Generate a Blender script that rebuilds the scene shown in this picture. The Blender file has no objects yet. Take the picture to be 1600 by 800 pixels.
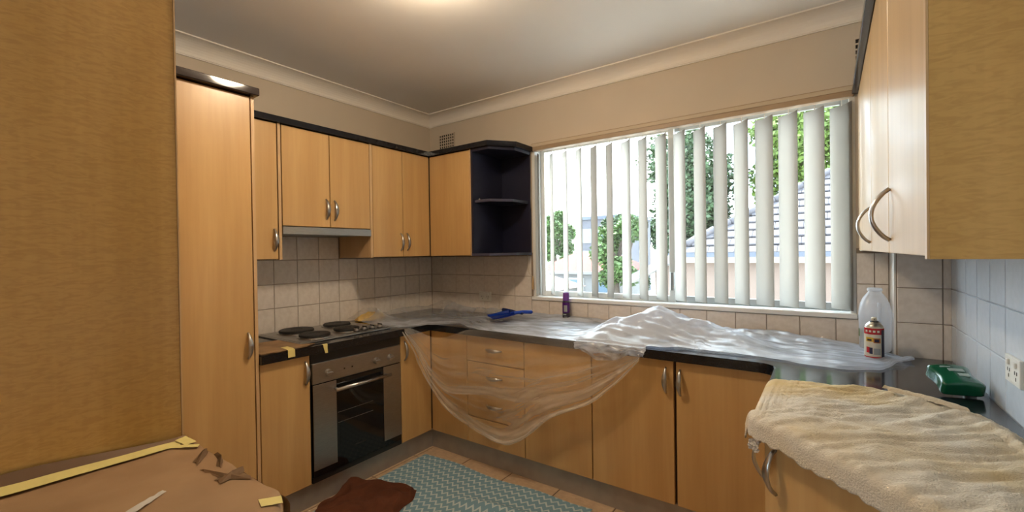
import bpy, bmesh, math, random
from mathutils import Vector, Matrix, noise
random.seed(7)
S = bpy.context.scene
COL = S.collection
V = Vector

# ------------------------------------------------------------------ camera
yaw, pitch, roll = -0.6218, -0.0083, -0.0149
fwd = V((math.sin(yaw)*math.cos(pitch), math.cos(yaw)*math.cos(pitch), math.sin(pitch)))
rt0 = V((math.cos(yaw), -math.sin(yaw), 0)); up0 = rt0.cross(fwd)
rt = rt0*math.cos(roll) + up0*math.sin(roll); up = -rt0*math.sin(roll) + up0*math.cos(roll)
cd = bpy.data.cameras.new('camera'); cam = bpy.data.objects.new('camera', cd); COL.objects.link(cam)
cd.sensor_fit = 'HORIZONTAL'; cd.sensor_width = 36; cd.lens = 691.41/1600*36; cd.clip_start = .05; cd.clip_end = 400
M = Matrix((rt, up, -fwd)).transposed().to_4x4(); M.translation = (2.7573, -2.6689, 1.2947)
cam.matrix_world = M; S.camera = cam

# ------------------------------------------------------------------ world, sun, exposure
w = bpy.data.worlds.new('sky'); S.world = w; w.use_nodes = True
nt = w.node_tree; nt.nodes.clear()
wo = nt.nodes.new('ShaderNodeOutputWorld'); bg = nt.nodes.new('ShaderNodeBackground')
tc = nt.nodes.new('ShaderNodeTexCoord'); nz = nt.nodes.new('ShaderNodeTexNoise'); cr = nt.nodes.new('ShaderNodeValToRGB')
nz.inputs['Scale'].default_value = 3.0; nz.inputs['Detail'].default_value = 4
cr.color_ramp.elements[0].position = .38; cr.color_ramp.elements[0].color = (.50, .74, 1, 1)
cr.color_ramp.elements[1].position = .55; cr.color_ramp.elements[1].color = (.88, .95, 1, 1)
nt.links.new(tc.outputs['Generated'], nz.inputs['Vector']); nt.links.new(nz.outputs['Fac'], cr.inputs['Fac'])
nt.links.new(cr.outputs['Color'], bg.inputs['Color']); nt.links.new(bg.outputs['Background'], wo.inputs['Surface'])
bg.inputs['Strength'].default_value = 2.6
sd = bpy.data.lights.new('sun', 'SUN'); sd.energy = 3.6; sd.angle = .01; sd.color = (1, .95, .86)
so = bpy.data.objects.new('sun', sd); COL.objects.link(so)
so.rotation_euler = V((.30, -.42, -1.0)).to_track_quat('-Z', 'Y').to_euler(); so.location = (-4, 4, 8)
def portal(name, loc, rot, sx, sy):
    l = bpy.data.lights.new(name, 'AREA'); l.shape = 'RECTANGLE'; l.size = sx; l.size_y = sy
    o = bpy.data.objects.new(name, l); COL.objects.link(o); o.location = loc; o.rotation_euler = rot
    l.cycles.is_portal = True
portal('window_portal', (1.945, .15, 1.5), (math.radians(-90), 0, 0), 1.83, 1.1)
portal('rear_portal', (.65, -4.72, 1.12), (math.radians(90), 0, 0), .8, 2.1)  # sampling portal at the added rear door
S.view_settings.view_transform = 'Standard'; S.view_settings.look = 'None'
S.view_settings.gamma = 1; S.view_settings.use_curve_mapping = False
S.view_settings.exposure = 2.32

# ------------------------------------------------------------------ materials
MATS = {}
def newmat(name):
    m = bpy.data.materials.new(name); m.use_nodes = True; MATS[name] = m
    return m, m.node_tree, m.node_tree.nodes['Principled BSDF']
def mat(name, col, rough=.5, metal=0, var=.0, scale=8, stretch=(1, 1, 1), col2=None, bump=0, bscale=60, spec=.5, coat=0, detail=4, contrast=(.35, .65), emit=None, bstretch=(1, 1, 1)):
    m, t, b = newmat(name)
    b.inputs['Roughness'].default_value = rough; b.inputs['Metallic'].default_value = metal
    b.inputs['Specular IOR Level'].default_value = spec; b.inputs['Coat Weight'].default_value = coat
    b.inputs['Base Color'].default_value = (*col, 1)
    c = t.nodes.new('ShaderNodeTexCoord')
    def nzn(sc, st, det):
        mp = t.nodes.new('ShaderNodeMapping'); mp.inputs['Scale'].default_value = st
        n = t.nodes.new('ShaderNodeTexNoise'); n.inputs['Scale'].default_value = sc; n.inputs['Detail'].default_value = det
        t.links.new(c.outputs['Object'], mp.inputs['Vector']); t.links.new(mp.outputs['Vector'], n.inputs['Vector'])
        return n
    if var or col2:
        n = nzn(scale, stretch, detail); r = t.nodes.new('ShaderNodeValToRGB')
        c2 = col2 or tuple(x*(1-var) for x in col)
        r.color_ramp.elements[0].position = contrast[0]; r.color_ramp.elements[0].color = (*c2, 1)
        r.color_ramp.elements[1].position = contrast[1]; r.color_ramp.elements[1].color = (*col, 1)
        t.links.new(n.outputs['Fac'], r.inputs['Fac']); t.links.new(r.outputs['Color'], b.inputs['Base Color'])
    if bump:
        n = nzn(bscale, bstretch, 3); bp = t.nodes.new('ShaderNodeBump'); bp.inputs['Strength'].default_value = bump; bp.inputs['Distance'].default_value = .004
        t.links.new(n.outputs['Fac'], bp.inputs['Height']); t.links.new(bp.outputs['Normal'], b.inputs['Normal'])
    if emit:
        b.inputs['Emission Color'].default_value = (*emit[0], 1); b.inputs['Emission Strength'].default_value = emit[1]
    return m
def wood(name, a, bcol, fleck=0, rough=.38):
    m, t, b = newmat(name); b.inputs['Roughness'].default_value = rough; b.inputs['Specular IOR Level'].default_value = .5; b.inputs['Coat Weight'].default_value = .35; b.inputs['Coat Roughness'].default_value = .22
    c = t.nodes.new('ShaderNodeTexCoord')
    def n(sc, st, det=4, dist=0):
        mp = t.nodes.new('ShaderNodeMapping'); mp.inputs['Scale'].default_value = st
        q = t.nodes.new('ShaderNodeTexNoise'); q.inputs['Scale'].default_value = sc; q.inputs['Detail'].default_value = det; q.inputs['Distortion'].default_value = dist*2
        t.links.new(c.outputs['Object'], mp.inputs['Vector']); t.links.new(mp.outputs['Vector'], q.inputs['Vector']); return q
    n1 = n(7, (1, 1, .09), 5, .4); n2 = n(60, (1, 1, .05), 2)
    r = t.nodes.new('ShaderNodeValToRGB')
    r.color_ramp.elements[0].position = .3; r.color_ramp.elements[0].color = (*bcol, 1)
    r.color_ramp.elements[1].position = .68; r.color_ramp.elements[1].color = (*a, 1)
    t.links.new(n1.outputs['Fac'], r.inputs['Fac'])
    mx = t.nodes.new('ShaderNodeMix'); mx.data_type = 'RGBA'; mx.blend_type = 'MULTIPLY'
    r2 = t.nodes.new('ShaderNodeValToRGB'); r2.color_ramp.elements[0].position = .35; r2.color_ramp.elements[1].position = .6
    r2.color_ramp.elements[0].color = (.90, .87, .84, 1); r2.color_ramp.elements[1].color = (1, 1, 1, 1)
    t.links.new(n2.outputs['Fac'], r2.inputs['Fac'])
    mx.inputs[0].default_value = .4
    t.links.new(r.outputs['Color'], mx.inputs[6]); t.links.new(r2.outputs['Color'], mx.inputs[7]); out = mx.outputs[2]
    if fleck:
        n3 = n(34, (1, 1, 3.6), 3, .5); r3 = t.nodes.new('ShaderNodeValToRGB')
        r3.color_ramp.elements[0].position = .36; r3.color_ramp.elements[1].position = .58
        r3.color_ramp.elements[0].color = (.76, .70, .62, 1); r3.color_ramp.elements[1].color = (1, 1, 1, 1)
        m3 = t.nodes.new('ShaderNodeMix'); m3.data_type = 'RGBA'; m3.blend_type = 'MULTIPLY'; m3.inputs[0].default_value = fleck
        t.links.new(n3.outputs['Fac'], r3.inputs['Fac']); t.links.new(out, m3.inputs[6]); t.links.new(r3.outputs['Color'], m3.inputs[7]); out = m3.outputs[2]
    t.links.new(out, b.inputs['Base Color'])
    return m
wood('maple', (.60, .380, .155), (.50, .295, .108))
wood('maple_edge', (.62, .42, .22), (.55, .35, .17))
wood('figured_maple', (.66, .41, .135), (.54, .315, .085), fleck=.5, rough=.42)
mat('gloss_black', (.025, .013, .010), .06)
mat('carcass', (.09, .055, .032), .7)  # dark brown paints in the shade of the gaps between doors
mat('wall_paint', (.62, .53, .42), .75, var=.04, scale=3)
mat('ceiling_paint', (.90, .87, .83), .8, var=.03, scale=2)
mat('cornice_paint', (.86, .80, .72), .6)
mat('white_paint', (.80, .80, .76), .45)
mat('black_laminate', (.012, .012, .016), .13, var=.3, scale=40, spec=.3)
mat('navy_laminate', (.010, .011, .030), .38, var=.2, scale=6)
mat('navy_edge', (.05, .05, .09), .35)
mat('granite', (.008, .009, .012), .12, col2=(.045, .05, .06), scale=260, contrast=(.25, .42), spec=.5)
mat('wall_tile', (.74, .675, .61), .22, var=.10, scale=5, col2=(.67, .60, .535), bump=.05, bscale=9)
mat('wall_tile_white', (.60, .65, .71), .22, var=.06, scale=5, bump=.05, bscale=9)
mat('grout', (.26, .20, .15), .9)
mat('grout_pale', (.45, .43, .42), .9)
mat('floor_tile', (.52, .37, .24), .35, var=.18, scale=9, bump=.04, bscale=20)
mat('floor_grout', (.10, .07, .05), .9)
mat('steel', (.42, .41, .40), .32, 1, var=.12, scale=30, stretch=(1, 1, 12))
mat('kick_metal', (.40, .37, .34), .45, .5, var=.12, scale=14)
mat('satin_nickel', (.46, .45, .44), .28, 1)
mat('black_plastic', (.012, .012, .012), .35)
mat('black_glass', (.006, .006, .007), .06)
mat('hotplate', (.018, .016, .015), .6, var=.3, scale=50)
mat('wire_rack', (.35, .34, .32), .35, 1)
mat('white_plastic', (.70, .68, .62), .35)
mat('vent_dark', (.015, .012, .01), .9)
mat('headrail', (.42, .30, .19), .45, var=.1, scale=10)
mat('window_white', (.78, .78, .76), .4)
mat('aluminium', (.45, .46, .46), .35, .7)
mat('cord_beige', (.55, .45, .32), .6)
mat('toggle_wood', (.50, .33, .16), .5)
mat('kraft_paper', (.36, .215, .105), .7, var=.22, scale=5, bump=.35, bscale=9, col2=(.28, .16, .075))
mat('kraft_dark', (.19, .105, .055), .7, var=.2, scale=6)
mat('masking_tape', (.72, .60, .22), .6, var=.06, scale=20)
mat('torn_paper', (.55, .50, .43), .8, var=.1, scale=30)
mat('cardboard', (.32, .19, .09), .75, var=.4, scale=9, bump=.2, bscale=25)
mat('terry', (.64, .57, .46), .95, var=.20, scale=4, contrast=(.3, .6), col2=(.62, .46, .23), bump=.9, bscale=260, spec=.1)
mat('rust_cloth', (.12, .042, .022), .9, var=.3, scale=12, bump=.3, bscale=200, spec=.1)
mat('yellow_cloth', (.75, .45, .05), .8, var=.35, scale=14)
mat('blue_plastic', (.005, .05, .42), .3)
mat('blue_dark', (.004, .015, .10), .5)
mat('bristle', (.30, .36, .45), .8)
mat('green_plastic', (.004, .085, .035), .25, coat=.3)
mat('label_white', (.34, .40, .37), .4)
mat('purple_can', (.10, .02, .20), .25, .3)
mat('purple_cap', (.16, .05, .30), .35)
mat('dark_can', (.02, .012, .03), .3)
mat('can_red', (.45, .02, .025), .25)
mat('can_cream', (.66, .60, .48), .3)
mat('can_navy', (.012, .012, .04), .3)
mat('can_metal', (.60, .55, .45), .3, .9)
mat('can_yellow', (.62, .38, .02), .4)
mat('can_orange', (.45, .14, .02), .4)
mat('can_grey', (.30, .30, .29), .5)
mat('lamp_glass', (.9, .85, .75), .3, emit=((1, .81, .58), 31))
mat('brass', (.5, .38, .2), .3, 1)
mat('roof_tile', (.075, .070, .08), .8, var=.25, scale=3)
mat('roof_under', (.01, .01, .014), .9)
mat('gutter', (.05, .06, .085), .6)
mat('fascia_cream', (.28, .23, .165), .7)
mat('render_pink', (.13, .094, .076), .9, var=.06, scale=2)
mat('red_roof', (.14, .016, .009), .8, var=.3, scale=4)
mat('pale_roof', (.13, .085, .07), .8, var=.2, scale=4)
mat('apt_brick', (.07, .07, .085), .9, var=.15, scale=1)
mat('apt_window', (.10, .15, .20), .3)
mat('house_white', (.16, .16, .16), .8)
mat('pale_paving', (.55, .53, .49), .95, var=.3, scale=1)  # ground colour made pale to bounce daylight up onto the ceiling
mat('bark', (.08, .06, .045), .9, var=.3, scale=6)
mat('leaf_dark', (.035, .07, .022), .6, var=.4, scale=1.5)
mat('leaf_mid', (.06, .115, .025), .6, var=.4, scale=1.5)
mat('leaf_bright', (.12, .19, .03), .6, var=.4, scale=1.5)

def shader_mat(name):
    m = bpy.data.materials.new(name); m.use_nodes = True; MATS[name] = m
    t = m.node_tree; t.nodes.clear(); o = t.nodes.new('ShaderNodeOutputMaterial'); return m, t, o
# vertical-blind fabric: diffuse + translucent
m, t, o = shader_mat('blind_fabric')
d = t.nodes.new('ShaderNodeBsdfDiffuse'); tr = t.nodes.new('ShaderNodeBsdfTranslucent'); mx = t.nodes.new('ShaderNodeMixShader')
d.inputs['Color'].default_value = (.50, .465, .42, 1); tr.inputs['Color'].default_value = (.46, .42, .37, 1); mx.inputs['Fac'].default_value = .5
t.links.new(d.outputs[0], mx.inputs[1]); t.links.new(tr.outputs[0], mx.inputs[2]); t.links.new(mx.outputs[0], o.inputs['Surface'])
# window glass
m, t, o = shader_mat('clear_glass')
a = t.nodes.new('ShaderNodeBsdfTransparent'); g = t.nodes.new('ShaderNodeBsdfGlossy'); mx = t.nodes.new('ShaderNodeMixShader')
a.inputs['Color'].default_value = (.96, .98, .97, 1); g.inputs['Roughness'].default_value = .02; mx.inputs['Fac'].default_value = .05
t.links.new(a.outputs[0], mx.inputs[1]); t.links.new(g.outputs[0], mx.inputs[2]); t.links.new(mx.outputs[0], o.inputs['Surface'])
# thin milky plastic film: density stored on the mesh (layers of film), streaks along the folds
def film(name, base, gain, col, su, sv, lo=.4):
    m, t, o = shader_mat(name)
    uv = t.nodes.new('ShaderNodeUVMap'); mp = t.nodes.new('ShaderNodeMapping'); mp.inputs['Scale'].default_value = (su, sv, 1)
    n = t.nodes.new('ShaderNodeTexNoise'); n.inputs['Scale'].default_value = 1; n.inputs['Detail'].default_value = 4; n.inputs['Distortion'].default_value = .6
    r = t.nodes.new('ShaderNodeMapRange'); r.inputs[1].default_value = .34; r.inputs[2].default_value = .70; r.inputs[3].default_value = base*lo; r.inputs[4].default_value = base + gain
    at = t.nodes.new('ShaderNodeAttribute'); at.attribute_name = 'layers'
    mul = t.nodes.new('ShaderNodeMath'); mul.operation = 'MULTIPLY'; mul.use_clamp = True
    t.links.new(uv.outputs[0], mp.inputs[0]); t.links.new(mp.outputs[0], n.inputs['Vector']); t.links.new(n.outputs['Fac'], r.inputs[0])
    t.links.new(r.outputs[0], mul.inputs[0]); t.links.new(at.outputs['Fac'], mul.inputs[1])
    tp = t.nodes.new('ShaderNodeBsdfTransparent')
    d = t.nodes.new('ShaderNodeBsdfDiffuse'); d.inputs['Color'].default_value = (*col, 1)
    tr = t.nodes.new('ShaderNodeBsdfTranslucent'); tr.inputs['Color'].default_value = (*col, 1)
    g = t.nodes.new('ShaderNodeBsdfGlossy'); g.inputs['Roughness'].default_value = .25; g.inputs['Color'].default_value = (.9, .9, .9, 1)
    bp = t.nodes.new('ShaderNodeBump'); bp.inputs['Strength'].default_value = .5; bp.inputs['Distance'].default_value = .006
    t.links.new(n.outputs['Fac'], bp.inputs['Height'])
    for q in (d, g): t.links.new(bp.outputs['Normal'], q.inputs['Normal'])
    m1 = t.nodes.new('ShaderNodeMixShader'); m1.inputs[0].default_value = .5; t.links.new(d.outputs[0], m1.inputs[1]); t.links.new(tr.outputs[0], m1.inputs[2])
    m2 = t.nodes.new('ShaderNodeMixShader'); m2.inputs[0].default_value = .14; t.links.new(m1.outputs[0], m2.inputs[1]); t.links.new(g.outputs[0], m2.inputs[2])
    m3 = t.nodes.new('ShaderNodeMixShader'); t.links.new(mul.outputs[0], m3.inputs[0]); t.links.new(tp.outputs[0], m3.inputs[1]); t.links.new(m2.outputs[0], m3.inputs[2])
    t.links.new(m3.outputs[0], o.inputs['Surface'])
film('film_top', .78, .35, (.82, .88, 1.0), 5, 15, .6)
film('film_swag', .22, .40, (.92, .87, .80), 2.5, 15, .35)
# translucent HDPE
m, t, o = shader_mat('hdpe')
tp = t.nodes.new('ShaderNodeBsdfTransparent'); d = t.nodes.new('ShaderNodeBsdfDiffuse'); tr = t.nodes.new('ShaderNodeBsdfTranslucent'); g = t.nodes.new('ShaderNodeBsdfGlossy')
d.inputs['Color'].default_value = (.80, .83, .88, 1); tr.inputs['Color'].default_value = (.85, .87, .92, 1); g.inputs['Roughness'].default_value = .25
m1 = t.nodes.new('ShaderNodeMixShader'); m1.inputs[0].default_value = .6; t.links.new(d.outputs[0], m1.inputs[1]); t.links.new(tr.outputs[0], m1.inputs[2])
m2 = t.nodes.new('ShaderNodeMixShader'); m2.inputs[0].default_value = .12; t.links.new(m1.outputs[0], m2.inputs[1]); t.links.new(g.outputs[0], m2.inputs[2])
m3 = t.nodes.new('ShaderNodeMixShader'); m3.inputs[0].default_value = .62; t.links.new(tp.outputs[0], m3.inputs[1]); t.links.new(m2.outputs[0], m3.inputs[2])
t.links.new(m3.outputs[0], o.inputs['Surface'])
# chevron printed cloth
m, t, b = newmat('chevron'); b.inputs['Roughness'].default_value = .9; b.inputs['Specular IOR Level'].default_value = .1
uv = t.nodes.new('ShaderNodeUVMap'); sx = t.nodes.new('ShaderNodeSeparateXYZ'); t.links.new(uv.outputs[0], sx.inputs[0])
def mth(op, a, bb=None):
    q = t.nodes.new('ShaderNodeMath'); q.operation = op
    for i, v in enumerate((a, bb)):
        if v is None: continue
        if isinstance(v, (int, float)): q.inputs[i].default_value = v
        else: t.links.new(v, q.inputs[i])
    return q.outputs[0]
tri = mth('PINGPONG', mth('MULTIPLY', sx.outputs[0], 24.0), .5)
st = mth('FRACT', mth('ADD', mth('MULTIPLY', sx.outputs[1], 22.0), mth('MULTIPLY', tri, 1.1)))
lt = mth('LESS_THAN', st, .30)
mx = t.nodes.new('ShaderNodeMix'); mx.data_type = 'RGBA'; t.links.new(lt, mx.inputs[0])
mx.inputs[6].default_value = (.17, .29, .36, 1); mx.inputs[7].default_value = (.44, .52, .54, 1)
t.links.new(mx.outputs[2], b.inputs['Base Color'])

# ------------------------------------------------------------------ helpers
OFF = {}
def finish(name, bm, m, parent=None, smooth=False):
    """link a bmesh (world coordinates) as one mesh object under parent"""
    off = OFF.get(parent.name, V()) if parent else V()
    if off.length > 0: bmesh.ops.translate(bm, verts=bm.verts, vec=-off)
    me = bpy.data.meshes.new(name); bm.to_mesh(me); bm.free()
    if smooth:
        for p in me.polygons: p.use_smooth = True
    for mm in (m if isinstance(m, (list, tuple)) else [m]): me.materials.append(MATS[mm])
    o = bpy.data.objects.new(name, me); COL.objects.link(o)
    if parent: o.parent = parent; OFF[o.name] = off
    else: OFF[o.name] = V()
    return o
def tag(o, label=None, cat=None, group=None, kind=None):
    if label: o['label'] = label
    if cat: o['category'] = cat
    if group: o['group'] = group
    if kind: o['kind'] = kind
    return o
def thing(name, loc, label, cat, group=None, kind=None):
    o = bpy.data.objects.new(name, None); o.empty_display_size = .05; COL.objects.link(o); o.location = loc; OFF[o.name] = V(loc)
    return tag(o, label, cat, group, kind)
def bx(bm, x0, x1, y0, y1, z0, z1, bev=0, seg=1, mi=0):
    r = bmesh.ops.create_cube(bm, size=1); vs = r['verts']
    for v in vs: v.co = V(((x0+x1)/2 + v.co.x*(x1-x0), (y0+y1)/2 + v.co.y*(y1-y0), (z0+z1)/2 + v.co.z*(z1-z0)))
    fs = {f for v in vs for f in v.link_faces}
    for f in fs: f.material_index = mi
    if bev:
        es = list({e for v in vs for e in v.link_edges})
        bmesh.ops.bevel(bm, geom=es, offset=bev, segments=seg, affect='EDGES', profile=.5)
    return bm
def box(name, m, parent, x0, x1, y0, y1, z0, z1, bev=0, seg=1):
    return finish(name, bx(bmesh.new(), x0, x1, y0, y1, z0, z1, bev, seg), m, parent)
def prism(bm, pts, z0, z1, bev=0):
    lo = [bm.verts.new((x, y, z0)) for x, y in pts]; hi = [bm.verts.new((x, y, z1)) for x, y in pts]
    n = len(pts)
    bm.faces.new(lo[::-1]); top = bm.faces.new(hi)
    for i in range(n): bm.faces.new((lo[i], lo[(i+1) % n], hi[(i+1) % n], hi[i]))
    bmesh.ops.recalc_face_normals(bm, faces=bm.faces[:])
    if bev: bmesh.ops.bevel(bm, geom=list(top.edges), offset=bev, segments=2, affect='EDGES')
    return bm
def profile(bm, pts, p0, p1, axis_u, axis_v=V((0, 0, 1))):
    """extrude closed profile (u,v) from p0 to p1"""
    a = [bm.verts.new(V(p0)+axis_u*u+axis_v*v) for u, v in pts]; b = [bm.verts.new(V(p1)+axis_u*u+axis_v*v) for u, v in pts]
    n = len(pts); bm.faces.new(a); bm.faces.new(b[::-1])
    for i in range(n): bm.faces.new((a[i], b[i], b[(i+1) % n], a[(i+1) % n]))
    bmesh.ops.recalc_face_normals(bm, faces=bm.faces[:]); return bm
def lathe(bm, prof, c, seg=28, power=2, sx=1, sy=1, mi=0, mi_of=None):
    rings = []
    for r, z in prof:
        ring = []
        for i in range(seg):
            a = 2*math.pi*i/seg; ca, sa = math.cos(a), math.sin(a)
            k = (abs(ca)**power + abs(sa)**power)**(-1/power)
            ring.append(bm.verts.new((c[0]+sx*r*k*ca, c[1]+sy*r*k*sa, c[2]+z)))
        rings.append(ring)
    for j in range(len(rings)-1):
        for i in range(seg):
            f = bm.faces.new((rings[j][i], rings[j][(i+1) % seg], rings[j+1][(i+1) % seg], rings[j+1][i]))
            f.material_index = mi_of(j) if mi_of else mi
    bm.faces.new(rings[0][::-1]); f = bm.faces.new(rings[-1]); f.material_index = mi_of(len(rings)-2) if mi_of else mi
    return bm
def tube(bm, pts, r, seg=8):
    pts = [V(p) for p in pts]; rings = []
    for i, p in enumerate(pts):
        d = (pts[min(i+1, len(pts)-1)] - pts[max(i-1, 0)]).normalized()
        ref = V((0, 0, 1)) if abs(d.z) < .9 else V((1, 0, 0))
        a = d.cross(ref).normalized(); b = d.cross(a)
        rr = r[i] if isinstance(r, (list, tuple)) else r
        rings.append([bm.verts.new(p + (a*math.cos(2*math.pi*k/seg) + b*math.sin(2*math.pi*k/seg))*rr) for k in range(seg)])
    for j in range(len(rings)-1):
        for k in range(seg): bm.faces.new((rings[j][k], rings[j][(k+1) % seg], rings[j+1][(k+1) % seg], rings[j+1][k]))
    bm.faces.new(rings[0][::-1]); bm.faces.new(rings[-1]); return bm
def grid(bm, nu, nv, f, uvf=None, dens=None):
    """surface f(u,v), u,v in 0..1"""
    uvl = bm.loops.layers.uv.new('UVMap') if uvf else None
    dl = bm.verts.layers.float.new('layers') if dens else None
    vs = [[bm.verts.new(f(i/nu, j/nv)) for j in range(nv+1)] for i in range(nu+1)]
    if dens:
        for i in range(nu+1):
            for j in range(nv+1): vs[i][j][dl] = dens(i/nu, j/nv)
    for i in range(nu):
        for j in range(nv):
            q = ((i, j), (i+1, j), (i+1, j+1), (i, j+1)); fc = bm.faces.new([vs[a][b] for a, b in q])
            if uvf:
                for l, (a, b) in zip(fc.loops, q): l[uvl].uv = uvf(a/nu, b/nv)
    return bm
def nse(x, y, z=0.0): return noise.noise(V((x, y, z)))
def ridged(x, y, z=0): return 1-abs(noise.noise(V((x, y, z))))*2
def sstep(a, b, x):
    t = min(1, max(0, (x-a)/(b-a))); return t*t*(3-2*t)
def lerp_pts(pts, s):
    """piecewise-linear by equal parameter"""
    n = len(pts)-1; k = min(n-1, int(s*n)); t = s*n-k; return V(pts[k]).lerp(V(pts[k+1]), t)
def handle(parent, c, along, out, L=.118, pr=.030, wd=.024):
    c, along, out = V(c), V(along), V(out); side = along.cross(out); bm = bmesh.new(); rings = []; n = 14
    for i in range(n+1):
        t = i/n; p = c + along*L*(t-.5) + out*(pr*math.sin(math.pi*t)**.75 + .001)
        d = along*L + out*pr*math.pi*math.cos(math.pi*t)*.9; d.normalize(); nn = side.cross(d)
        ww = .0045 + (wd/2-.0045)*math.sin(math.pi*t)**1.3; th = .0050
        rings.append([bm.verts.new(p + side*ww*math.cos(2*math.pi*k/10) + nn*th*math.sin(2*math.pi*k/10)) for k in range(10)])
    for j in range(n):
        for k in range(10): bm.faces.new((rings[j][k], rings[j][(k+1) % 10], rings[j+1][(k+1) % 10], rings[j+1][k]))
    bm.faces.new(rings[0][::-1]); bm.faces.new(rings[-1])
    bmesh.ops.recalc_face_normals(bm, faces=bm.faces[:])
    return tag(finish('handle', bm, 'satin_nickel', parent, True), 'satin nickel bow handle')

# pieces that share mesh data (tiles)
def unit_tile(name, m):
    bm = bmesh.new(); r = []
    for s, z in ((.5, 0), (.5, .72), (.485, 1)):
        r.append([bm.verts.new((x*s*2*.5*2 if 0 else x*s, y*s, z)) for x, y in ((-1, -1), (1, -1), (1, 1), (-1, 1))])
    for j in range(2):
        for k in range(4): bm.faces.new((r[j][k], r[j][(k+1) % 4], r[j+1][(k+1) % 4], r[j+1][k]))
    bm.faces.new(r[2]); me = bpy.data.meshes.new(name); bm.to_mesh(me); bm.free(); me.materials.append(MATS[m]); return me
def tile_piece(me, parent, loc, size, rot, name='tile'):
    o = bpy.data.objects.new(name, me); COL.objects.link(o); o.parent = parent
    o.location = V(loc) - OFF.get(parent.name, V()); o.rotation_euler = rot; o.scale = size; return o
RL, RW, RR = (0, math.radians(90), 0), (math.radians(90), 0, 0), (0, math.radians(-90), 0)
TL = .1471; TJ = .0028; TT = .006
tile_me = unit_tile('tile', 'wall_tile'); tilew_me = unit_tile('tile', 'wall_tile_white'); ftile_me = unit_tile('tile', 'floor_tile')
def cuts(a, b, anchor, step):
    k = math.ceil((a-anchor)/step + 1e-6); xs = [a]
    while anchor+k*step < b-1e-6:
        xs.append(anchor+k*step); k += 1
    return [(p, q) for p, q in zip(xs, xs[1:]+[b]) if q-p > .012]

# ------------------------------------------------------------------ the room
XW, PIER, CEIL, TOP, ZU = 3.163, -.18, 2.44, .83, 1.274
st = lambda o: tag(o, kind='structure')
floor = st(finish('floor', bx(bmesh.new(), -.1, XW+.1, -4.8, .14, -.1, -.004), 'floor_grout'))
for (y0, y1) in cuts(-4.7, -.50, -.744, .32):
    for (x0, x1) in cuts(0.0, XW, 1.235, .32):
        tile_piece(ftile_me, floor, ((x0+x1)/2, (y0+y1)/2, -.004), (x1-x0-.006, y1-y0-.006, .004), (0, 0, 0), 'floor_tile')
st(finish('ceiling', bx(bmesh.new(), -.1, XW+.1, -4.8, .14, CEIL, CEIL+.15), 'ceiling_paint'))
wl = st(finish('wall_left', bx(bmesh.new(), -.1, 0, -4.8, .14, -.1, CEIL), 'wall_paint'))
wr = st(finish('wall_right', bx(bmesh.new(), XW, XW+.1, -4.8, .14, -.1, CEIL), 'wall_paint'))
WX0, WX1, WZ0, WZ1 = 1.03, 2.862, .965, 2.068
bm = bmesh.new()
bx(bm, -.1, WX0, 0, .14, -.1, CEIL); bx(bm, WX1, XW+.1, 0, .14, -.1, CEIL); bx(bm, WX0, WX1, 0, .14, -.1, WZ0-.012); bx(bm, WX0, WX1, 0, .14, WZ1, CEIL)
ww = st(finish('wall_window', bm, 'wall_paint'))
pier = st(finish('wall_pier', bx(bmesh.new(), 2.982, XW, PIER, 0, 0, CEIL), 'white_paint'))
# rear wall; the unseen glazed door in it is added for fill daylight
bm = bmesh.new(); bx(bm, 0, .25, -4.8, -4.7, 0, CEIL); bx(bm, 1.05, XW, -4.8, -4.7, 0, CEIL); bx(bm, .25, 1.05, -4.8, -4.7, 2.17, CEIL)
st(finish('wall_rear', bm, 'wall_paint'))
d1 = thing('door_1', (.65, -4.75, 0), None, None, kind='structure')
for a, b in ((.25, 1.05),):
    bm = bmesh.new()
    for q in ((a, a+.05, .0, 2.17), (b-.05, b, 0, 2.17), (a+.05, b-.05, 0, .06), (a+.05, b-.05, 2.11, 2.17)): bx(bm, q[0], q[1], -4.77, -4.74, q[2], q[3])
    finish('door_frame', bm, 'aluminium', d1); box('glass_pane', 'clear_glass', d1, a+.05, b-.05, -4.757, -4.753, .06, 2.11)
st(finish('trim_eave', bx(bmesh.new(), -.6, XW+.6, .14, .72, CEIL+.02, CEIL+.14), 'white_paint'))  # unseen overhang, added to keep direct sun out of the window
# plaster cove cornices
cove = [(0, 0), (.008, 0), (.008, .006)] + [(.09-.078*math.cos(a), .006+.070*math.sin(a)) for a in [math.pi/2*k/8 for k in range(9)]] + [(.098, .076), (.098, .083), (0, .083)]
z0 = CEIL-.083
for i, (p0, p1, u) in enumerate((((0, -4.7, z0), (0, 0, z0), V((1, 0, 0))), ((0, 0, z0), (XW, 0, z0), V((0, -1, 0))), ((XW, -4.7, z0), (XW, 0, z0), V((-1, 0, 0))))):
    st(finish('trim_%d' % (i+1), profile(bmesh.new(), cove, p0, p1, u), 'cornice_paint'))

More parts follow.
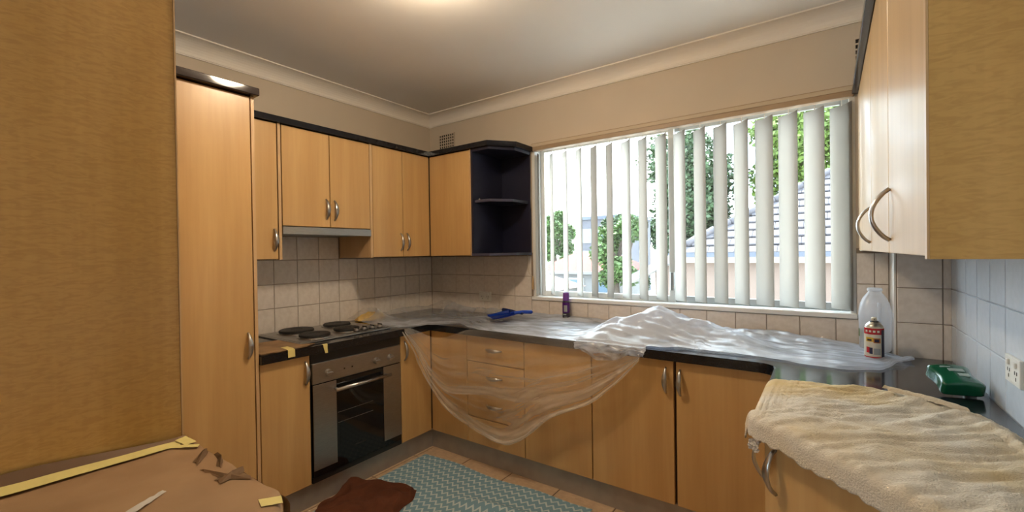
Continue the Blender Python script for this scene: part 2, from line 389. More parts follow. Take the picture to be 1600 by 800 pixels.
# wall tiles: every tile its own piece, on a grout bed
TZ = 1.267                                             # a joint level
def bed(wall, m, *b): tag(box('grout_bed', m, wall, *b))
bed(wl, 'grout', -.001, .0012, -1.70, 0, .79, 1.50)
for (y0, y1) in cuts(-1.70, -.006, -TL*20, TL):
    for (z0, z1) in cuts(.80, 1.47, TZ, TL):
        if z0 > 1.26 and not (-1.46 < (y0+y1)/2 < -.85): continue
        tile_piece(tile_me, wl, (0, (y0+y1)/2, (z0+z1)/2), (z1-z0-TJ, y1-y0-TJ, TT), RL)
bed(ww, 'grout', 0, WX0, -.0012, .001, .79, 1.29); bed(ww, 'grout', WX0, WX1, -.0012, .001, .79, WZ0-.014); bed(ww, 'grout', WX1, 2.982, -.0012, .001, .79, 1.29)
for (x0, x1) in cuts(.006, 2.98, -.013, TL):
    for (z0, z1) in cuts(.80, 1.275, TZ, TL):
        segs = [(x0, x1)]
        if z1 > WZ0+.01: segs = [(x0, min(x1, WX0)), (max(x0, WX1), x1)]
        zz1 = z1
        if z1 > WZ0 and z0 < WZ0 and x1 > WX0 and x0 < WX1:      # row cut by the sill
            segs, zz1 = [(x0, x1)], WZ0-.014
        for a, b in segs:
            if b-a > .015 and zz1-z0 > .01: tile_piece(tile_me, ww, ((a+b)/2, 0, (z0+zz1)/2), (b-a-TJ, zz1-z0-TJ, TT), RW)
bed(pier, 'grout', 2.988, XW, PIER-.0012, PIER+.001, .79, 1.29)
for (x0, x1) in cuts(2.99, XW-.004, 3.133-TL*4, TL):
    for (z0, z1) in cuts(.80, 1.275, TZ, TL): tile_piece(tile_me, pier, ((x0+x1)/2, PIER, (z0+z1)/2), (x1-x0-TJ, z1-z0-TJ, TT), RW)
bed(wr, 'grout_pale', XW-.0012, XW+.001, -2.2, PIER, .79, 1.29)
for (y0, y1) in cuts(-2.2, PIER-.007, -.567, TL):
    for (z0, z1) in cuts(.80, 1.275, TZ, TL): tile_piece(tilew_me, wr, (XW, (y0+y1)/2, (z0+z1)/2), (z1-z0-TJ, y1-y0-TJ, TT), RR)

# window: white lining, sliding aluminium sashes, glass, sill
w1 = thing('window_1', (1.945, .07, WZ0), None, None, kind='structure')
bm = bmesh.new(); t_ = .022
bx(bm, WX0, WX0+t_, .002, .13, WZ0, WZ1); bx(bm, WX1-t_, WX1, .002, .13, WZ0, WZ1); bx(bm, WX0+t_, WX1-t_, .002, .13, WZ1-t_, WZ1)
finish('window_lining', bm, 'window_white', w1)
box('sill', 'window_white', w1, WX0-.006, WX1+.004, -.016, .135, WZ0-.012, WZ0+.012, .003)
for a, b, yy in ((WX0+t_, 2.00, .09), (1.965, WX1-t_, .112)):
    bm = bmesh.new()
    for q in ((a, a+.035, WZ0+.012, WZ1-t_), (b-.035, b, WZ0+.012, WZ1-t_), (a+.035, b-.035, WZ0+.012, WZ0+.05), (a+.035, b-.035, WZ1-t_-.035, WZ1-t_)):
        bx(bm, q[0], q[1], yy-.01, yy+.01, q[2], q[3], .002)
    s_ = finish('sash', bm, 'aluminium' if yy > .1 else 'window_white', w1)
    box('glass_pane', 'clear_glass', s_, a+.035, b-.035, yy-.002, yy+.002, WZ0+.05, WZ1-t_-.035)
bm = bmesh.new(); bx(bm, 1.972, 1.996, .066, .08, 1.05, 1.16, .003); finish('latch', bm, 'aluminium', w1)

# vertical blind
vb = thing('vertical_blind', (1.945, .03, 2.06), 'cream vertical blind with half-open fabric slats across the window', 'blind')
bm = bmesh.new(); bx(bm, WX0+.004, WX1-.002, -.014, .035, 2.012, 2.066, .004, 2); hr = finish('headrail', bm, 'headrail', vb)
bm = bmesh.new(); bx(bm, WX0+.004, WX1-.002, -.018, -.013, 2.040, 2.060); finish('rail_strip', bm, 'cord_beige', hr)
def slat_mesh():
    bm = bmesh.new(); W = .127; n = 8
    def f(u, v):
        x = (u-.5)*W; return V((x, .010*(1-(2*u-1)**2), -1.0 + v*1.0))
    grid(bm, n, 6, f); r = bmesh.ops.solidify(bm, geom=bm.faces[:], thickness=.0006)
    me = bpy.data.meshes.new('slat'); bm.to_mesh(me); bm.free()
    for p in me.polygons: p.use_smooth = True
    me.materials.append(MATS['blind_fabric']); return me
sm = slat_mesh()
bmw = bmesh.new(); bx(bmw, -.05, .05, -.0016, .0022, .012, .034); hem = bpy.data.meshes.new('weight_pocket'); bmw.to_mesh(hem); bmw.free(); hem.materials.append(MATS['blind_fabric'])
cl = bpy.data.meshes.new('hanger'); bmc = bmesh.new(); tube(bmc, [(0, 0, -.005), (0, 0, .034)], .0022, 6); bmc.to_mesh(cl); bmc.free(); cl.materials.append(MATS['white_plastic'])
for i in range(-1, 16):
    ang = -45 if i >= 0 else -60
    o = bpy.data.objects.new('slat', sm); COL.objects.link(o); o.parent = vb
    cx = 1.1733 + .10892*i + random.uniform(-.003, .003)
    o.location = V((cx, .028, 1.990)) - vb.location; o.rotation_euler = (0, 0, math.radians(ang + random.uniform(-3, 3)))
    c = bpy.data.objects.new('hanger', cl); COL.objects.link(c); c.parent = o; c.location = (0, .006, 0)
bm = bmesh.new(); tube(bm, [(1.034, -.012, 2.03), (1.028, -.013, 1.7), (1.018, -.014, 1.42), (.995, -.014, 1.27), (.99, -.014, 1.2), (1.005, -.013, 1.14), (1.034, -.013, 1.118)], .0016, 6); finish('cord', bm, 'cord_beige', vb)
bm = bmesh.new(); lathe(bm, [(.003, 0), (.008, .004), (.009, .03), (.007, .07), (.005, .092), (.002, .096)], (1.036, -.014, 1.026), 12); finish('cord_toggle', bm, 'toggle_wood', vb, True)

# vents and sockets
def vent(loc, nx, nz_, w_, h_, label):
    v = thing('wall_vent', loc, label, 'vent'); x, y, z = loc
    tag(box('back_plate', 'vent_dark', v, x-w_/2, x+w_/2, y-.004, y, z-h_/2, z+h_/2))
    bm = bmesh.new(); bw = .0034
    for i in range(nx+1):
        xx = x-w_/2+w_*i/nx; bx(bm, xx-bw, xx+bw, y-.010, y-.004, z-h_/2-bw, z+h_/2+bw)
    for j in range(nz_+1):
        zz = z-h_/2+h_*j/nz_; bx(bm, x-w_/2-bw, x+w_/2+bw, y-.0095, y-.004, zz-bw, zz+bw)
    finish('grille', bm, 'wall_paint', v)
vent((.205, 0, 2.205), 7, 6, .165, .14, 'small square grid wall vent above the corner cabinets left of the window')
vent((2.945, 0, 2.215), 5, 5, .165, .13, 'square grid wall vent half hidden behind the right upper cabinet')
def socket(c, out, side, label, w_=.115, h_=.072):
    c, out, side = V(c), V(out), V(side); s = thing('power_socket', c, label, 'socket')
    def slab(name, u0, u1, z0, z1, d0, d1, m):
        bm = bmesh.new(); pts = [c+side*u+out*d+V((0, 0, z)) for u in (u0, u1) for d in (d0, d1) for z in (z0, z1)]
        xs, ys, zs = zip(*pts); bx(bm, min(xs), max(xs), min(ys), max(ys), min(zs), max(zs), .0012); return finish(name, bm, m, s)
    slab('plate', -w_/2, w_/2, -h_/2, h_/2, .006, .014, 'white_plastic')
    for u in (-.028, .028):
        slab('switch', u-.007, u+.007, .012, .026, .014, .019, 'white_plastic')
        for du, dz in ((-.008, -.002), (.008, -.002), (0, -.018)): slab('pin_slot', u+du-.0015, u+du+.0015, dz-.005, dz+.005, .0135, .0145, 'vent_dark')
socket((.592, 0, .958), (0, -1, 0), (1, 0, 0), 'white double power socket on the tiles left of the window')
socket((XW, -.95, .962), (-1, 0, 0), (0, 1, 0), 'white double power socket on the right-hand tiled wall')

# ------------------------------------------------------------------ cabinets
DX = .6; DT = .018; G = .0028; ZK = .12; ZD = .788
def door_x(parent, y0, y1, z0, z1, x=DX, m='maple', name='door'):      # faces +X
    return box(name, m, parent, x-DT, x, y0+G, y1-G, z0+G, z1-G, .0015)
def door_y(parent, x0, x1, z0, z1, y=-.6, m='maple', name='door'):     # faces -Y
    return box(name, m, parent, x0+G, x1-G, y, y+DT, z0+G, z1-G, .0015)
UX = V((1, 0, 0)); UY = V((0, 1, 0)); UZ = V((0, 0, 1))
# pantry
p = thing('pantry_cabinet', (.3, -1.95, 0), 'tall maple pantry cabinet with one visible door left of the stove', 'cabinet')
box('body', 'carcass', p, .012, DX-DT-.012, -2.20, -1.706, 0, 2.03)
d = door_x(p, -2.20, -1.706, .02, 2.029); handle(d, (DX, -1.735, .886), UZ, UX)
box('end_panel', 'maple_edge', p, .012, DX, -1.704, -1.690, 0, 2.03)
bm = bmesh.new(); bx(bm, .012, .632, -2.20, -1.678, 2.031, 2.066, .003); tag(finish('cornice', bm, 'gloss_black', p), 'glossy black cornice board')
# narrow base, oven, corner base
p = thing('base_cabinet', (.3, -1.57, 0), 'narrow maple base cabinet between the pantry and the oven', 'cabinet')
box('body', 'carcass', p, .002, DX-DT-.012, -1.688, -1.442, ZK, ZD)
d = door_x(p, -1.688, -1.442, ZK, ZD); handle(d, (DX, -1.468, .699), UZ, UX)
ov = thing('built_in_oven', (.3, -1.15, ZK), 'stainless steel built-in oven with black glass door under the cooktop', 'oven')
Y0, Y1 = -1.438, -.861
box('body', 'black_plastic', ov, .03, DX-.012, Y0, Y1, ZK+.002, ZD)
box('top_strip', 'black_plastic', ov, DX-.012, DX-.002, Y0, Y1, .737, ZD-.001)
cp = box('control_panel', 'steel', ov, DX-.012, DX+.008, Y0+.003, Y1-.003, .630, .736, .002)
for yk in (-1.349, -1.045, -.944):
    bm = bmesh.new(); lathe(bm, [(.019, 0), (.019, .006), (.016, .012), (.0155, .016)], (0, 0, 0), 20)
    bx(bm, -.004, .004, -.016, .016, .014, .028, .0015)
    bmesh.ops.rotate(bm, verts=bm.verts, cent=(0, 0, 0), matrix=Matrix.Rotation(math.pi/2, 3, 'Y')); bmesh.ops.translate(bm, verts=bm.verts, vec=(DX+.008, yk, .677))
    finish('knob', bm, 'satin_nickel', cp)
for yk in (-1.251, -1.203):
    box('indicator', 'black_plastic', cp, DX+.007, DX+.0095, yk-.004, yk+.004, .673, .681)
dr = box('oven_door', 'black_glass', ov, DX-.012, DX+.006, Y0+.004, Y1-.004, .150, .627, .002)
for a, b in ((Y0+.004, -1.302), (-.994, Y1-.004)): box('side_panel', 'steel', dr, DX+.006, DX+.010, a, b, .186, .626, .001)
box('inner_window', 'black_glass', dr, DX+.006, DX+.007, -1.28, -1.02, .27, .54)
for z in (.449, .394):
    box('rack', 'wire_rack', dr, DX+.0065, DX+.0078, -1.294, -1.07, z-.0012, z+.0012)
box('badge', 'hotplate', dr, DX+.006, DX+.0068, -1.19, -1.12, .236, .242)
bm = bmesh.new(); tube(bm, [(DX+.045, -1.325, .583), (DX+.045, -.968, .583)], .0095, 14)
for yk in (-1.31, -.985): tube(bm, [(DX+.006, yk, .583), (DX+.045, yk, .583)], .007, 10)
tag(finish('handle', bm, 'satin_nickel', dr, True), 'round bar handle')
box('base_vent', 'black_plastic', ov, DX-.012, DX+.002, Y0, Y1, ZK+.002, .148)
p = thing('corner_base_cabinet', (.3, -.3, 0), 'maple corner base cabinet with two doors meeting right of the oven', 'cabinet')
bm = prism(bmesh.new(), [(.002, -.858), (DX-DT-.012, -.858), (DX-DT-.012, -.6+DT), (.915, -.6+DT+.002), (.915, -.008), (.002, -.008)], ZK, ZD); finish('body', bm, 'carcass', p)
d = door_x(p, -.857, -.602, ZK, ZD); handle(d, (DX, -.826, .69), UZ, UX)
door_y(p, .602, .917, ZK, ZD)
# drawers
p = thing('drawer_cabinet', (1.13, -.3, 0), 'maple base unit of four drawers behind the hanging plastic', 'cabinet')
box('body', 'carcass', p, .919, 1.345, -.6+DT+.012, -.008, ZK, ZD)
zs = [ZD, .627, .456, .285, ZK]
for a, b in zip(zs, zs[1:]):
    d = door_y(p, .917, 1.347, b, a, name='drawer_front'); handle(d, (1.132, -.6, (a+b)/2+.005), UX, -UY)
p = thing('base_cabinet', (1.55, -.3, 0), 'maple single-door base cabinet right of the drawers', 'cabinet')
box('body', 'carcass', p, 1.349, 1.762, -.6+DT+.012, -.008, ZK, ZD); door_y(p, 1.347, 1.764, ZK, ZD)
p = thing('sink_cabinet', (2.17, -.3, 0), 'maple two-door base cabinet under the window with paired bow handles', 'cabinet')
box('body', 'carcass', p, 1.766, 2.585, -.6+DT+.012, -.008, ZK, ZD)
d = door_y(p, 1.764, 2.176, ZK, ZD); handle(d, (2.140, -.6, .694), UZ, -UY)
d = door_y(p, 2.183, 2.60, ZK, ZD); handle(d, (2.204, -.6, .692), UZ, -UY)
# angled end cabinet on the right
p = thing('angled_base_cabinet', (2.9, -1.1, 0), 'maple angled end base cabinet under the beige towel', 'cabinet')
A = V((2.612, -1.318, 0)); B = V((3.150, -1.856, 0)); dg = (B-A).normalized(); no = V((dg.y, -dg.x, 0)); no = no if no.y < 0 else -no
ins = -no*.020
finish('body', prism(bmesh.new(), [(2.634, -.02), (2.634, -1.318+.0), (A+ins).to_tuple()[:2], (3.150, -1.830), (3.150, -.2), (2.98, -.2), (2.975, -.02)], ZK, ZD), 'carcass', p)
box('side_door', 'maple', p, 2.612, 2.612+DT, -1.31, -.64, ZK, ZD, .0015)
sdoor = [o for o in p.children if o.name.startswith('side_door')][0] if p.children else None
handle(sdoor, (2.612, -1.272, .715), UZ, -UX)
bm = bmesh.new(); q = [A+dg*.004, B-dg*.004, B-dg*.004-no*DT, A+dg*.004-no*DT]; prism(bm, [(v.x, v.y) for v in q], ZK, ZD)
d = finish('door', bm, 'maple', p); handle(d, A+dg*.042+V((0, 0, .715)), UZ, no)
# kickboards
kb = thing('kickboard', (.57, -1.1, 0), 'grey metal kickboard under the oven side cabinets', 'kickboard')
box('strip', 'kick_metal', kb, .560, .578, -1.69, -.577, 0, ZK-.001)
kb = thing('kickboard', (1.6, -.57, 0), 'grey metal kickboard under the window side cabinets', 'kickboard')
box('strip', 'kick_metal', kb, .579, 2.63, -.578, -.560, 0, ZK-.001); 
kb = thing('kickboard', (2.85, -1.5, 0), 'grey metal kickboard under the angled end cabinet', 'kickboard')
bm = prism(bmesh.new(), [(2.65, -.58), (2.65, -1.29), (3.15, -1.79), (3.15, -1.77), (2.668, -1.285), (2.668, -.58)], 0, ZK-.001); finish('strip', bm, 'kick_metal', kb)
# countertop, one continuous piece
def arc(cx, cy, r, a0, a1, n=6): return [(cx+r*math.cos(math.radians(a0+(a1-a0)*k/n)), cy+r*math.sin(math.radians(a0+(a1-a0)*k/n))) for k in range(n+1)]
pts = [(.008, -1.688), (.622, -1.688), (.622, -.622)] + arc(2.52, -.682, .06, 90, 0) + [(2.588, -1.24)] + arc(2.66, -1.27, .07, 190, 225, 4) + [(3.155, -1.868), (3.155, PIER-.008), (2.975, PIER-.008), (2.975, -.008), (.008, -.008)]
ct = tag(finish('countertop', prism(bmesh.new(), pts, ZD+.001, TOP, .003), 'granite'), 'black speckled stone countertop running round three sides of the kitchen', 'countertop')
# uppers on the left wall
DU = .353; UT = 2.008
p = thing('wall_cabinet', (.17, -1.58, ZU), 'narrow maple wall cabinet next to the pantry', 'cabinet')
box('body', 'carcass', p, .008, DU-DT-.012, -1.688, -1.466, ZU, UT)
d = door_x(p, -1.688, -1.464, ZU, UT, DU); handle(d, (DU, -1.487, 1.379), UZ, UX)
box('end_panel', 'maple_edge', p, .008, DU, -1.461, -1.446, ZU, UT)
p = thing('wall_cabinet', (.17, -1.16, 1.456), 'short two-door maple wall cabinet above the range hood', 'cabinet')
box('body', 'carcass', p, .008, DU-DT-.012, -1.442, -.878, 1.456, UT)
d = door_x(p, -1.443, -1.158, 1.456, UT, DU); handle(d, (DU, -1.184, 1.563), UZ, UX)
d = door_x(p, -1.158, -.877, 1.456, UT, DU); handle(d, (DU, -1.130, 1.560), UZ, UX)
h = thing('range_hood', (.17, -1.16, 1.41), 'slim slide-out range hood with steel front strip', 'range hood')
box('body', 'black_plastic', h, .008, DU-.01, -1.443, -.878, 1.418, 1.454)
box('front_strip', 'steel', h, DU-.01, DU+.008, -1.444, -.877, 1.412, 1.454, .001)
bm = bmesh.new(); bx(bm, .06, DU-.04, -1.40, -.92, 1.414, 1.418); finish('filter', bm, 'can_grey', h)
p = thing('wall_cabinet', (.17, -.6, ZU), 'two-door maple wall cabinet between the range hood and the corner', 'cabinet')
box('body', 'carcass', p, .008, DU-DT-.012, -.857, -.008, ZU, UT)
box('end_panel', 'maple_edge', p, .008, DU, -.876, -.858, ZU, UT)
d = door_x(p, -.857, -.607, ZU, UT, DU); handle(d, (DU, -.630, 1.378), UZ, UX)
d = door_x(p, -.607, -.355, ZU, UT, DU); handle(d, (DU, -.574, 1.379), UZ, UX)
p = thing('wall_cabinet', (.56, -.17, ZU), 'maple wall cabinet with one plain door beside the navy corner shelf', 'cabinet')
box('body', 'carcass', p, .337, .750, -DU+DT+.012, -.008, ZU, UT)
door_y(p, .355, .748, ZU, UT, -DU); box('end_panel', 'maple_edge', p, .750, .757, -DU, -.008, ZU, UT)
sh = thing('corner_shelf', (.9, -.17, ZU), 'open navy shelf unit with angled end beside the window', 'shelf')
plan = [(.759, -.008), (.759, -DU), (.912, -DU), (1.026, -.205), (1.026, -.008)]
finish('bottom_board', prism(bmesh.new(), plan, ZU, ZU+.018), 'navy_laminate', sh); finish('top_board', prism(bmesh.new(), plan, UT-.02, UT), 'navy_laminate', sh)
plan2 = [(.777, -.022), (.777, -DU+.02), (.905, -DU+.02), (1.010, -.210), (1.010, -.022)]
ms = finish('middle_board', prism(bmesh.new(), plan2, 1.640, 1.658), 'navy_laminate', sh)
for z, pl in ((1.6405, plan2), (ZU+.0005, plan)):
    a, b, c = V((*pl[1], z)), V((*pl[2], z)), V((*pl[3], z)); bm = bmesh.new()
    o = .0015
    prism(bm, [(a.x, a.y), (b.x, b.y), (c.x, c.y), (c.x+o, c.y-o), (b.x+o*.4, b.y-o), (a.x, a.y-o)], z, z+.016); finish('edge_strip', bm, 'navy_edge', sh)
box('side_board', 'navy_laminate', sh, .759, .776, -DU, -.008, ZU+.018, UT-.02); box('back_board', 'navy_laminate', sh, .776, 1.026, -.021, -.008, ZU+.018, UT-.02)
bm = bmesh.new(); lathe(bm, [(.005, 0), (.005, .012), (.002, .013)], (.80, -DU+.04, 1.658), 10); finish('shelf_pin', bm, 'steel', sh)
cn = tag(finish('cabinet_cornice', prism(bmesh.new(), [(.008, -1.688), (DU+.02, -1.688), (DU+.02, -DU-.02), (.920, -DU-.02), (1.048, -.214), (1.048, -.008), (.008, -.008)], UT+.001, 2.042), 'black_laminate'), 'black cornice board running along the left and corner wall cabinets', 'cornice')
# right upper cabinet
RX = 2.872; RY = -1.81
p = thing('wall_cabinet', (3.0, -.95, ZU), 'long maple wall cabinet on the right with figured end panel', 'cabinet')
box('body', 'carcass', p, RX+DT+.002, XW-.002, RY+.02, PIER-.01, ZU+.004, UT)
box('filler', 'white_paint', p, RX+.004, RX+DT+.05, -.185, -.003, ZU+.004, UT)
for a, b, hy in ((-.788, -.02, -.755), (-1.306, -.788, None), (RY+.018, -1.306, -1.345)):
    d = box('door', 'maple', p, RX, RX+DT, a+G, b-G, ZU+.006, UT, .0015)
    if hy: handle(d, (RX, hy, 1.368), UZ, -UX, pr=.034)
box('end_panel', 'figured_maple', p, RX+.002, XW-.002, RY, RY+.017, ZU+.002, UT+.01)
box('end_edge', 'maple_edge', p, RX-.001, RX+.0018, RY, RY+.017, ZU+.002, UT+.01)
tag(box('cornice', 'black_laminate', p, RX-.022, XW-.002, RY-.02, -.004, UT+.011, 2.046, .002), 'black cornice board')
# tall end cabinet and papered bench on the left
p = thing('tall_cabinet', (.95, -2.6, 0), 'tall cabinet with broad figured maple end panel at far left', 'cabinet')
box('body', 'maple_edge', p, .05, 1.376, -3.30, -2.244, 0, 2.05)
box('end_panel', 'figured_maple', p, 1.377, 1.394, -3.30, -2.244, 0, 2.05); box('edge_strip', 'maple_edge', p, 1.377, 1.396, -2.2435, -2.240, 0, 2.05)
p = thing('bench_cabinet', (1.62, -2.7, 0), 'low bench unit under brown paper in front of the tall cabinet', 'cabinet')
box('body', 'maple', p, 1.398, 1.86, -3.30, -2.29, 0, .786); 
finish('bench_top', prism(bmesh.new(), [(1.398, -3.3), (1.93, -3.3)] + arc(1.87, -2.31, .06, 0, 90) + [(1.398, -2.25)], .788, .822, .006), 'granite', p)

# ------------------------------------------------------------------ brown paper on the bench
bp_ = thing('brown_paper', (1.65, -2.7, .824), 'crumpled brown masking paper taped over the bench', 'paper')
def fp(u, v):
    # u across bench (panel -> room), v along it (far -> near)
    y = -2.238 - v*1.05
    s = u*.66
    k = nse(s*7, v*5, 3)*.005 + max(0, ridged(s*6+v*3, v*7-s*4, 8)-.55)*.006 + nse(s*19, v*14, 8)*.002
    xe = 1.955 - .07*max(0, 1-v*14)**2
    if s < .05:                       # turned up against the panel
        return V((1.4005 + s*.35, y, .8275 + (.05-s)*(.12+.55*sstep(.0, .3, v)) + k*.3))
    q = 1.418 + (s-.05)
    if q < xe: return V((q, y, .8275 + k + .002))
    e = q-xe; a = min(e/.012, math.pi/2)
    return V((xe + .012*math.sin(a) + .004*nse(v*25, 2), y, .8275 - .012*(1-math.cos(a)) - max(0, e-.019)))
bm = grid(bmesh.new(), 62, 90, lambda u, v: fp(.07+.93*u, v))
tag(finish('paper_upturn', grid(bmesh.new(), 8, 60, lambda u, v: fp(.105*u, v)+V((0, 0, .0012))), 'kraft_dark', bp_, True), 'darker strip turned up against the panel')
# turned-over far edge
def ffar(u, v):
    a = v*.055; x = 1.44 + u*.47; w_ = .006*nse(u*12, v*3)
    return V((x, -2.238 + .006*math.sin(min(1, a/.01)*1.57) + w_*v, .830 - a - .002*nse(u*20, 5)))
sheet = finish('paper_sheet', bm, 'kraft_paper', bp_, True)
finish('paper_edge', grid(bmesh.new(), 30, 4, ffar), 'kraft_paper', bp_, True)
def strip(parent, name, m, a, b, c, d, n=10, lift=.0035, amp=.001):
    a, b, c, d = [V(q) for q in (a, b, c, d)]
    def f(u, v):
        p_ = a.lerp(b, u).lerp(d.lerp(c, u), v); return p_ + V((0, 0, lift + amp*nse(u*9, v*3, a.x)))
    return finish(name, grid(bmesh.new(), n, 3, f), m, parent, True)
zz = .831
strip(bp_, 'masking_tape', 'masking_tape', (1.425, -2.255, zz), (1.39+.014, -2.75, zz+.012), (1.43+.015, -2.75, zz+.004), (1.462, -2.268, zz), 24)
strip(bp_, 'masking_tape', 'masking_tape', (1.418, -2.243, zz+.004), (1.475, -2.238, zz+.002), (1.478, -2.262, zz+.001), (1.425, -2.268, zz+.003), 8)
strip(bp_, 'masking_tape', 'masking_tape', (1.440, -2.292, zz+.002), (1.500, -2.240, zz+.002), (1.512, -2.248, zz+.001), (1.452, -2.300, zz+.001), 8)
strip(bp_, 'masking_tape', 'masking_tape', (1.875, -2.275, zz), (1.898, -2.243, zz), (1.926, -2.254, zz), (1.905, -2.283, zz), 6, .003, .0005)
# crumpled torn folds along the far edge and the white torn scrap
def fold(pts, h, m='kraft_paper', name='paper_fold'):
    bm = bmesh.new(); P = [V(q) for q in pts]
    a = [bm.verts.new(q) for q in P]; b = [bm.verts.new(q+V((0, 0, h*(.6+.4*math.sin(i*2.1))))+V((.012, .004, 0))) for i, q in enumerate(P)]; c = [bm.verts.new(q+V((.03, .0, .001))) for q in P]
    for i in range(len(P)-1): bm.faces.new((a[i], a[i+1], b[i+1], b[i])); bm.faces.new((b[i], b[i+1], c[i+1], c[i]))
    bmesh.ops.solidify(bm, geom=bm.faces[:], thickness=.0006)
    return finish(name, bm, m, bp_)
fold([(1.53, -2.244, zz), (1.555, -2.262, zz), (1.585, -2.285, zz)], .010)
fold([(1.58, -2.240, zz), (1.615, -2.245, zz), (1.650, -2.262, zz)], .012)
fold([(1.70, -2.236, zz), (1.71, -2.262, zz), (1.715, -2.29, zz)], .009)
fold([(1.64, -2.29, zz), (1.70, -2.275, zz), (1.75, -2.243, zz)], .007)
strip(bp_, 'torn_scrap', 'torn_paper', (1.683, -2.367, zz), (1.716, -2.432, zz), (1.738, -2.428, zz), (1.694, -2.364, zz), 8, .004, .002)

# ------------------------------------------------------------------ cooktop
ck = thing('cooktop', (.3, -1.16, TOP), 'electric cooktop with four solid black hotplates and steel rim', 'cooktop')
bm = bmesh.new(); bx(bm, .060, .530, -1.455, -.870, TOP+.0008, TOP+.008, .003, 2); finish('steel_tray', bm, 'steel', ck)
box('surface', 'steel', ck, .075, .508, -1.440, -.885, TOP+.008, TOP+.0095)
for x, y, r in ((.185, -1.285, .095), (.405, -1.300, .082), (.185, -1.020, .082), (.385, -1.085, .074)):
    bm = bmesh.new(); lathe(bm, [(r+.012, .0), (r+.011, .004), (r+.002, .006)], (x, y, TOP+.009), 36); ring = finish('plate_ring', bm, 'steel', ck, False)
    bm = bmesh.new(); lathe(bm, [(r, 0), (r, .013), (r-.004, .016), (r*.35, .0165), (r*.32, .0145), (.01, .0145)], (x, y, TOP+.012), 36); finish('hotplate', bm, 'hotplate', ring)
for y in (-1.075, -1.02, -.965, -.908):
    bm = bmesh.new(); lathe(bm, [(.019, 0), (.018, .016), (.015, .019)], (.470, y, TOP+.009), 20); k = finish('knob', bm, 'satin_nickel', ck)
    bm = bmesh.new(); lathe(bm, [(.0195, 0), (.0195, .004)], (.470, y, TOP+.0095), 20); bx(bm, .452, .488, y-.0035, y+.0035, TOP+.024, TOP+.034, .001); finish('knob_grip', bm, 'black_plastic', k)

# cardboard piece on the small counter
cb = thing('cardboard_piece', (.45, -1.56, TOP), 'torn brown cardboard taped over the small counter beside the cooktop', 'cardboard')
out = [(.30, -1.672), (.315, -1.462), (.535, -1.462), (.57, -1.395), (.612, -1.465), (.596, -1.53), (.611, -1.60), (.60, -1.68)]
bm = prism(bmesh.new(), out, TOP+.001, TOP+.006)
bmesh.ops.subdivide_edges(bm, edges=bm.edges[:], cuts=3)
for v in bm.verts: v.co.z += .003*abs(nse(v.co.x*14, v.co.y*14, 4)); v.co.xy += V((nse(v.co.x*40, v.co.y*40), nse(v.co.y*40, v.co.x*40)))*.006
finish('sheet', bm, 'cardboard', cb)
bm = bmesh.new()
pth = [(.545, -1.545, TOP+.010), (.60, -1.548, TOP+.0095), (.6245, -1.549, TOP+.006), (.626, -1.549, TOP-.03)]
def ft(u, v): q = lerp_pts(pth, u); return q + V((0, (v-.5)*.035, 0))
finish('masking_tape', grid(bm, 12, 2, ft), 'masking_tape', cb)
pth2 = [(.612, -1.37, TOP+.0015), (.6235, -1.37, TOP+.001), (.6245, -1.369, TOP-.02), (.626, -1.365, TOP-.045)]
def ft2(u, v): q = lerp_pts(pth2, u); return q + V((0, (v-.5)*.03*(1-.5*u), 0))
tape = tag(finish('masking_tape', grid(bmesh.new(), 10, 2, ft2), 'masking_tape'), 'small torn masking tape scrap on the counter edge above the oven', 'tape')

